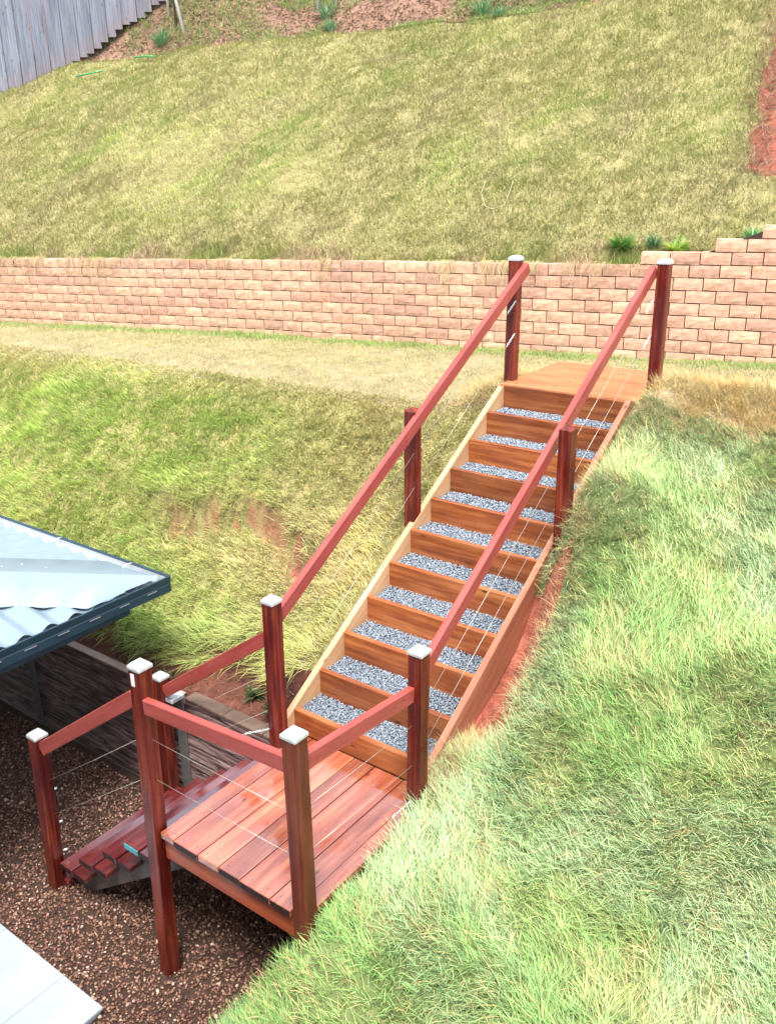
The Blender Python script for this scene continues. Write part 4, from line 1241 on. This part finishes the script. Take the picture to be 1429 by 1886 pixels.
k = (v > cut_line(t)) & ((t > 2.5) | (RNG.uniform(0, 1, n) < .25)) & (fbm(t * 2.2, v * 2.2, 171) > .42); t, v = t[k], v[k]; n = len(t)
c = palette(n, [(.22, .13, .09), (.30, .2, .13), (.10, .065, .045), (.12, .15, .06)], [2, 2, 2, 1], .25)
blades('leaf_litter', t + uw(v), v, None, RNG.uniform(.04, .12, n), RNG.uniform(0, 6.28, n), np.clip(RNG.normal(.85, .2, n), .3, 1.2), RNG.uniform(.008, .02, n), c, 2, .4, 'dead leaves and stalks lying on the upper part of the red soil cut', 'leaf litter', z0=hill_z(t, v) + .01)
# dead stems along the red soil cut
n = 2200
t = RNG.uniform(1.4, 4.6, n); v = cut_line(t) + RNG.normal(.06, .09, n)
c = palette(n, [(.34, .24, .14), (.22, .13, .08), (.40, .31, .2)], [2, 1, 1.5], .2)
blades('dead_stems', t + uw(v), v, None, RNG.uniform(.10, .32, n), RNG.uniform(0, 6.28, n), np.clip(RNG.normal(.7, .25, n), 0, 1.2), RNG.uniform(.004, .008, n), c, 3, .8, 'dead brown stems along the edge of the red soil cut', 'dead stems', z0=hill_z(t, v) + .01)
# litter on the garden bed behind the sleepers
n = 5200
v = RNG.uniform(-3.6, -.02, n); u = RNG.uniform(1.2, 1.75, n); k = u < foot_u(v) + .05; u, v = u[k], v[k]; n = len(u)
c = palette(n, [(.16, .07, .045), (.26, .13, .08), (.09, .04, .03), (.30, .2, .13)], [3, 2, 3, 1], .25)
blades('bed_litter', u, v, ground_z, RNG.uniform(.02, .09, n), RNG.uniform(0, 6.28, n), np.clip(RNG.normal(.95, .2, n), .3, 1.2), RNG.uniform(.003, .009, n), c, 2, .3, 'dead stalks and clods on the red soil behind the sleeper wall', 'plant litter')

# ------------------------------------------------------------------ single plants
def clump(name, label, cat, u, v, z, nb, L, W_, cols, lean=(.1, .8), group=None, droop=.6, spread=.03):
    n = nb
    a = RNG.uniform(0, 2 * math.pi, n)
    r = RNG.uniform(0, spread, n)
    h = a + RNG.normal(0, .3, n)
    le = RNG.uniform(*lean, n)
    Ln = RNG.uniform(L * .55, L, n)
    base = np.stack([r * np.cos(a), r * np.sin(a), np.full(n, -.01)], -1)
    hd = np.stack([np.cos(h), np.sin(h), 0 * h], -1); up = np.array([[0, 0, 1.0]])
    wd = np.stack([-np.sin(h), np.cos(h), 0 * h], -1)
    rows = []
    for tt, ww in ((0, .5), (.3, 1), (.65, .8)):
        c = base + up * (Ln * (tt * np.cos(le) - droop * tt * tt * np.sin(le) * .7))[:, None] + hd * (Ln * (tt * np.sin(le) + droop * tt * tt * .35))[:, None]
        rows += [c - wd * W_ * ww * .5, c + wd * W_ * ww * .5]
    tt = 1
    rows.append(base + up * (Ln * (np.cos(le) - droop * np.sin(le) * .7))[:, None] + hd * (Ln * (np.sin(le) + droop * .35))[:, None])
    P = np.stack(rows, 1); K = 7; s0 = (np.arange(n) * K)[:, None]
    F4 = np.concatenate([s0 + np.array([[0, 1, 3, 2]]), s0 + np.array([[2, 3, 5, 4]])]); F3 = s0 + np.array([[4, 5, 6]])
    me = mesh_np(name, P.reshape(-1, 3), [F4, F3], np.repeat(vary(np.array(cols)[RNG.integers(0, len(cols), n)], .15), K, 0))
    o = link(name, me, M_LEAF); o.location = V(u, v, z)
    tag(o, label, cat, group)
    return o
def fern(label, u, v, z, nf, L, cols, group=None):
    """arching fronds with pairs of leaflets"""
    ve = []; fa = []; cs = []
    for f in range(nf):
        a = random.uniform(0, 2 * math.pi); le = random.uniform(.25, 1.0); Lf = random.uniform(.6, 1) * L
        col = cols[random.randrange(len(cols))]
        hd = Vector((math.cos(a), math.sin(a), 0)); wd = Vector((-math.sin(a), math.cos(a), 0))
        pp = []
        for i in range(11):
            tt = i / 10
            pp.append(hd * Lf * (tt * math.sin(le) + .25 * tt * tt) + Vector((0, 0, 1)) * Lf * (tt * math.cos(le) - .35 * tt * tt))
        for i in range(1, 11):
            d = (pp[i] - pp[i - 1]).normalized(); l = Lf * .32 * (1 - i / 11) + .012
            for sg in (-1, 1):
                b = len(ve)
                t2 = pp[i] + wd * sg * l + d * l * .5 + Vector((0, 0, -.15 * l))
                mid = (pp[i] + t2) / 2
                ve += [pp[i - 1], mid - d * l * .16, t2, mid + d * l * .16]; fa.append((b, b + 1, b + 2, b + 3))
                k = random.uniform(.8, 1.2); cs += [[x * k for x in col]] * 4
    me = mesh_np('fern', np.array([x[:] for x in ve]), [np.array(fa)], np.array(cs))
    o = link('fern', me, M_LEAF); o.location = V(u, v, z); tag(o, label, 'fern', group)
    return o
def hp(t, v): return float(hill_z(np.array([t]), np.array([v]))[0])
def hill_at(fn, t, v, *a, **k): return fn(*a, u=float(uw(v)) + t, v=v, z=hp(t, v), **k)
BG = [(.10, .24, .05), (.15, .31, .06), (.20, .38, .07)]
hill_at(fern, .36, -.14, 'bright green fern at the hill foot left of the right-hand top post', nf=26, L=.34, cols=BG)
hill_at(fern, .34, .42, 'yellow-green fern at the hill foot just right of the right-hand top post', nf=22, L=.30, cols=[(.26, .38, .04), (.34, .46, .06), (.16, .3, .04)])
hill_at(clump, .40, .16, 'weed_clump', 'bluish green weed between the two ferns above the block wall', 'weed', nb=110, L=.20, W_=.010, cols=[(.07, .16, .07), (.09, .19, .10)])
hill_at(clump, .46, 1.08, 'weed_clump', 'leafy green weed on the wall step at the right edge', 'weed', nb=150, L=.22, W_=.016, cols=[(.12, .30, .09), (.18, .38, .14)])
for t, v, L, nb, lab in ((5.05, -10.42, .42, 70, 'tall blue-green grass clump below the left tree stakes'), (5.25, -7.2, .36, 60, 'blue-green grass clump beside the upper tree stakes'), (5.0, -6.95, .4, 50, 'smaller green tussock below the upper tree stakes'), (5.02, -4.35, .34, 60, 'spiky bluish tussock at the top edge of the hill'), (4.85, -3.98, .24, 70, 'low grey-green mound at the top edge of the hill')):
    hill_at(clump, t, v, 'grass_clump', lab, 'grass clump', nb=nb * 2, L=L, W_=.009, cols=[(.12, .27, .13), (.17, .33, .17), (.10, .20, .08)], spread=.08)
for u_, v_, L, lab in ((1.36, -.33, .16, 'dark leafy weed on the red soil beside the back deck post'), (1.42, -.62, .12, 'small dark weed in the middle of the red soil bed'), (1.26, -1.40, .13, 'dark green weed at the bank foot behind the capped posts')):
    clump('bed_weed', lab, 'weed', u_, v_, float(ground_z(u_, v_)), 60, L, .020, [(.03, .055, .022), (.05, .08, .03), (.09, .10, .05)], (.3, 1.2), 'weeds on the soil bed')
# young tree and stakes
def stake(label, t, v, h, dt=0, dv=0, r=.022, mtl=None, grp=None):
    u0 = float(uw(v)) + t; z0 = hp(t, v)
    o = tube('tree_stake', [V(u0, v, z0 - .05), V(u0 + dt, v + dv, z0 + h)], r, mtl or M_STK, None, 8)
    tag(o, label, 'stake', grp); return o
M_STK = plain_mat('bleached_stake_wood', (.48, .47, .45), .7, 0, 20, .15)
M_BARK = plain_mat('brown_bark', (.13, .065, .045), .85, 0, 25, .3, .5)
stake('pale tree stake leaning beside the brown sapling trunk, nearer of the pair', 5.17, -10.01, 2.0, .05, -.62, .03)
stake('thin pale stake left of the brown sapling trunk', 5.40, -10.52, 1.9, .0, -.10, .024)
stake('thin pale stake by the upper grass clump, left of its pair', 5.36, -7.44, 1.6, .02, .02, .02)
stake('thin pale stake by the upper grass clump, right of its pair', 5.40, -7.12, 1.6, -.02, .0, .02)
sap = tag(empty('young_tree', V(float(uw(-10.26)) + 5.27, -10.26, hp(5.27, -10.26))), 'young tree with brown trunk standing between two pale stakes', 'tree')
zt = hp(5.27, -10.26); ut = float(uw(-10.26)) + 5.27
tube('trunk', [V(ut, -10.26, zt - .05), V(ut + .02, -10.33, zt + .9), V(ut, -10.38, zt + 2.9)], .04, M_BARK, sap, 8, .022)
nl = 700
a = RNG.normal(0, .38, (nl, 3)); a[:, 2] = a[:, 2] * .8 + 2.75
d1 = RNG.normal(0, 1, (nl, 3)); d1 /= np.linalg.norm(d1, axis=1, keepdims=True); d2 = np.cross(d1, RNG.normal(0, 1, (nl, 3))); d2 /= np.linalg.norm(d2, axis=1, keepdims=True)
P = np.stack([a, a + d1 * .05 + d2 * .02, a + d1 * .11, a + d1 * .05 - d2 * .02], 1).reshape(-1, 3)
me = mesh_np('crown', P, [(np.arange(nl) * 4)[:, None] + np.array([[0, 1, 2, 3]])], np.repeat(vary(np.tile(np.array([(.06, .11, .03)]), (nl, 1)), .25), 4, 0))
link('crown', me, M_LEAF, sap)
# green plastic strips, dry twigs
M_GRN = plain_mat('green_plastic', (.03, .25, .10), .4)
def hill_line(name, label, cat, pts, r, mtl, grp=None, lift=.05, sides=6):
    P = [V(float(uw(v)) + t, v, hp(t, v) + lift) for t, v in pts]
    o = tube(name, P, r, mtl, None, sides); tag(o, label, cat, grp); return o
hill_line('plastic_strip', 'green plastic strip lying in the grass below the fence, lower of two', 'plastic strip', [(4.12, -11.47), (4.16, -11.2), (4.19, -10.94)], .013, M_GRN, None, .09)
hill_line('plastic_strip', 'green plastic strip lying at the mulch edge, upper of two', 'plastic strip', [(4.53, -10.55), (4.53, -10.3), (4.52, -10.09)], .013, M_GRN, None, .09)
M_RUN = plain_mat('bleached_runner', (.36, .32, .19), .7)
hill_line('dry_runner', 'hooked pale runner lying mid-hill above the left handrail', 'dry runner', [(1.18, -2.13), (.99, -2.08), (.86, -1.96), (.82, -1.85), (.90, -1.74), (1.05, -1.76), (1.19, -1.79)], .004, M_RUN, None, .08, 5)
hill_line('dry_stick', 'short pale stick lying on the upper left hillside', 'stick', [(2.99, -8.02), (2.93, -7.8)], .007, M_RUN, None, .09)
hill_line('dry_stick', 'thin pale stick lying upright on the left hillside', 'stick', [(2.98, -10.75), (2.7, -10.35)], .005, M_RUN, None, .09)
def bank_line(label, pts, r=.0017, lift=.06):
    P = [V(u, v, float(ground_z(u, v)) + lift) for u, v in pts]
    o = tube('dry_runner', P, r, M_RUN, None, 5); tag(o, label, 'dry runner'); return o
bank_line('long pale runner across the near grass bank beside a dark hollow', [(.93, 1.82), (.98, 1.89), (1.02, 1.95), (1.11, 2.02), (1.18, 2.10), (1.20, 2.16)])
bank_line('curved pale runner low on the near grass bank', [(.80, 2.17), (.88, 2.18), (.95, 2.22), (1.03, 2.27), (1.09, 2.33), (1.10, 2.40)])
bank_line('pale runner at the bottom edge of the near grass bank', [(.69, 2.40), (.73, 2.46), (.76, 2.52), (.77, 2.58), (.79, 2.63)])

_dg = bpy.context.evaluated_depsgraph_get()
print('TRIS', sum(len(o.data.loops) - 2 * len(o.data.polygons) for o in S.objects if o.type == 'MESH'), 'blocks', len([o for o in S.objects if o.name.startswith('block.')]))
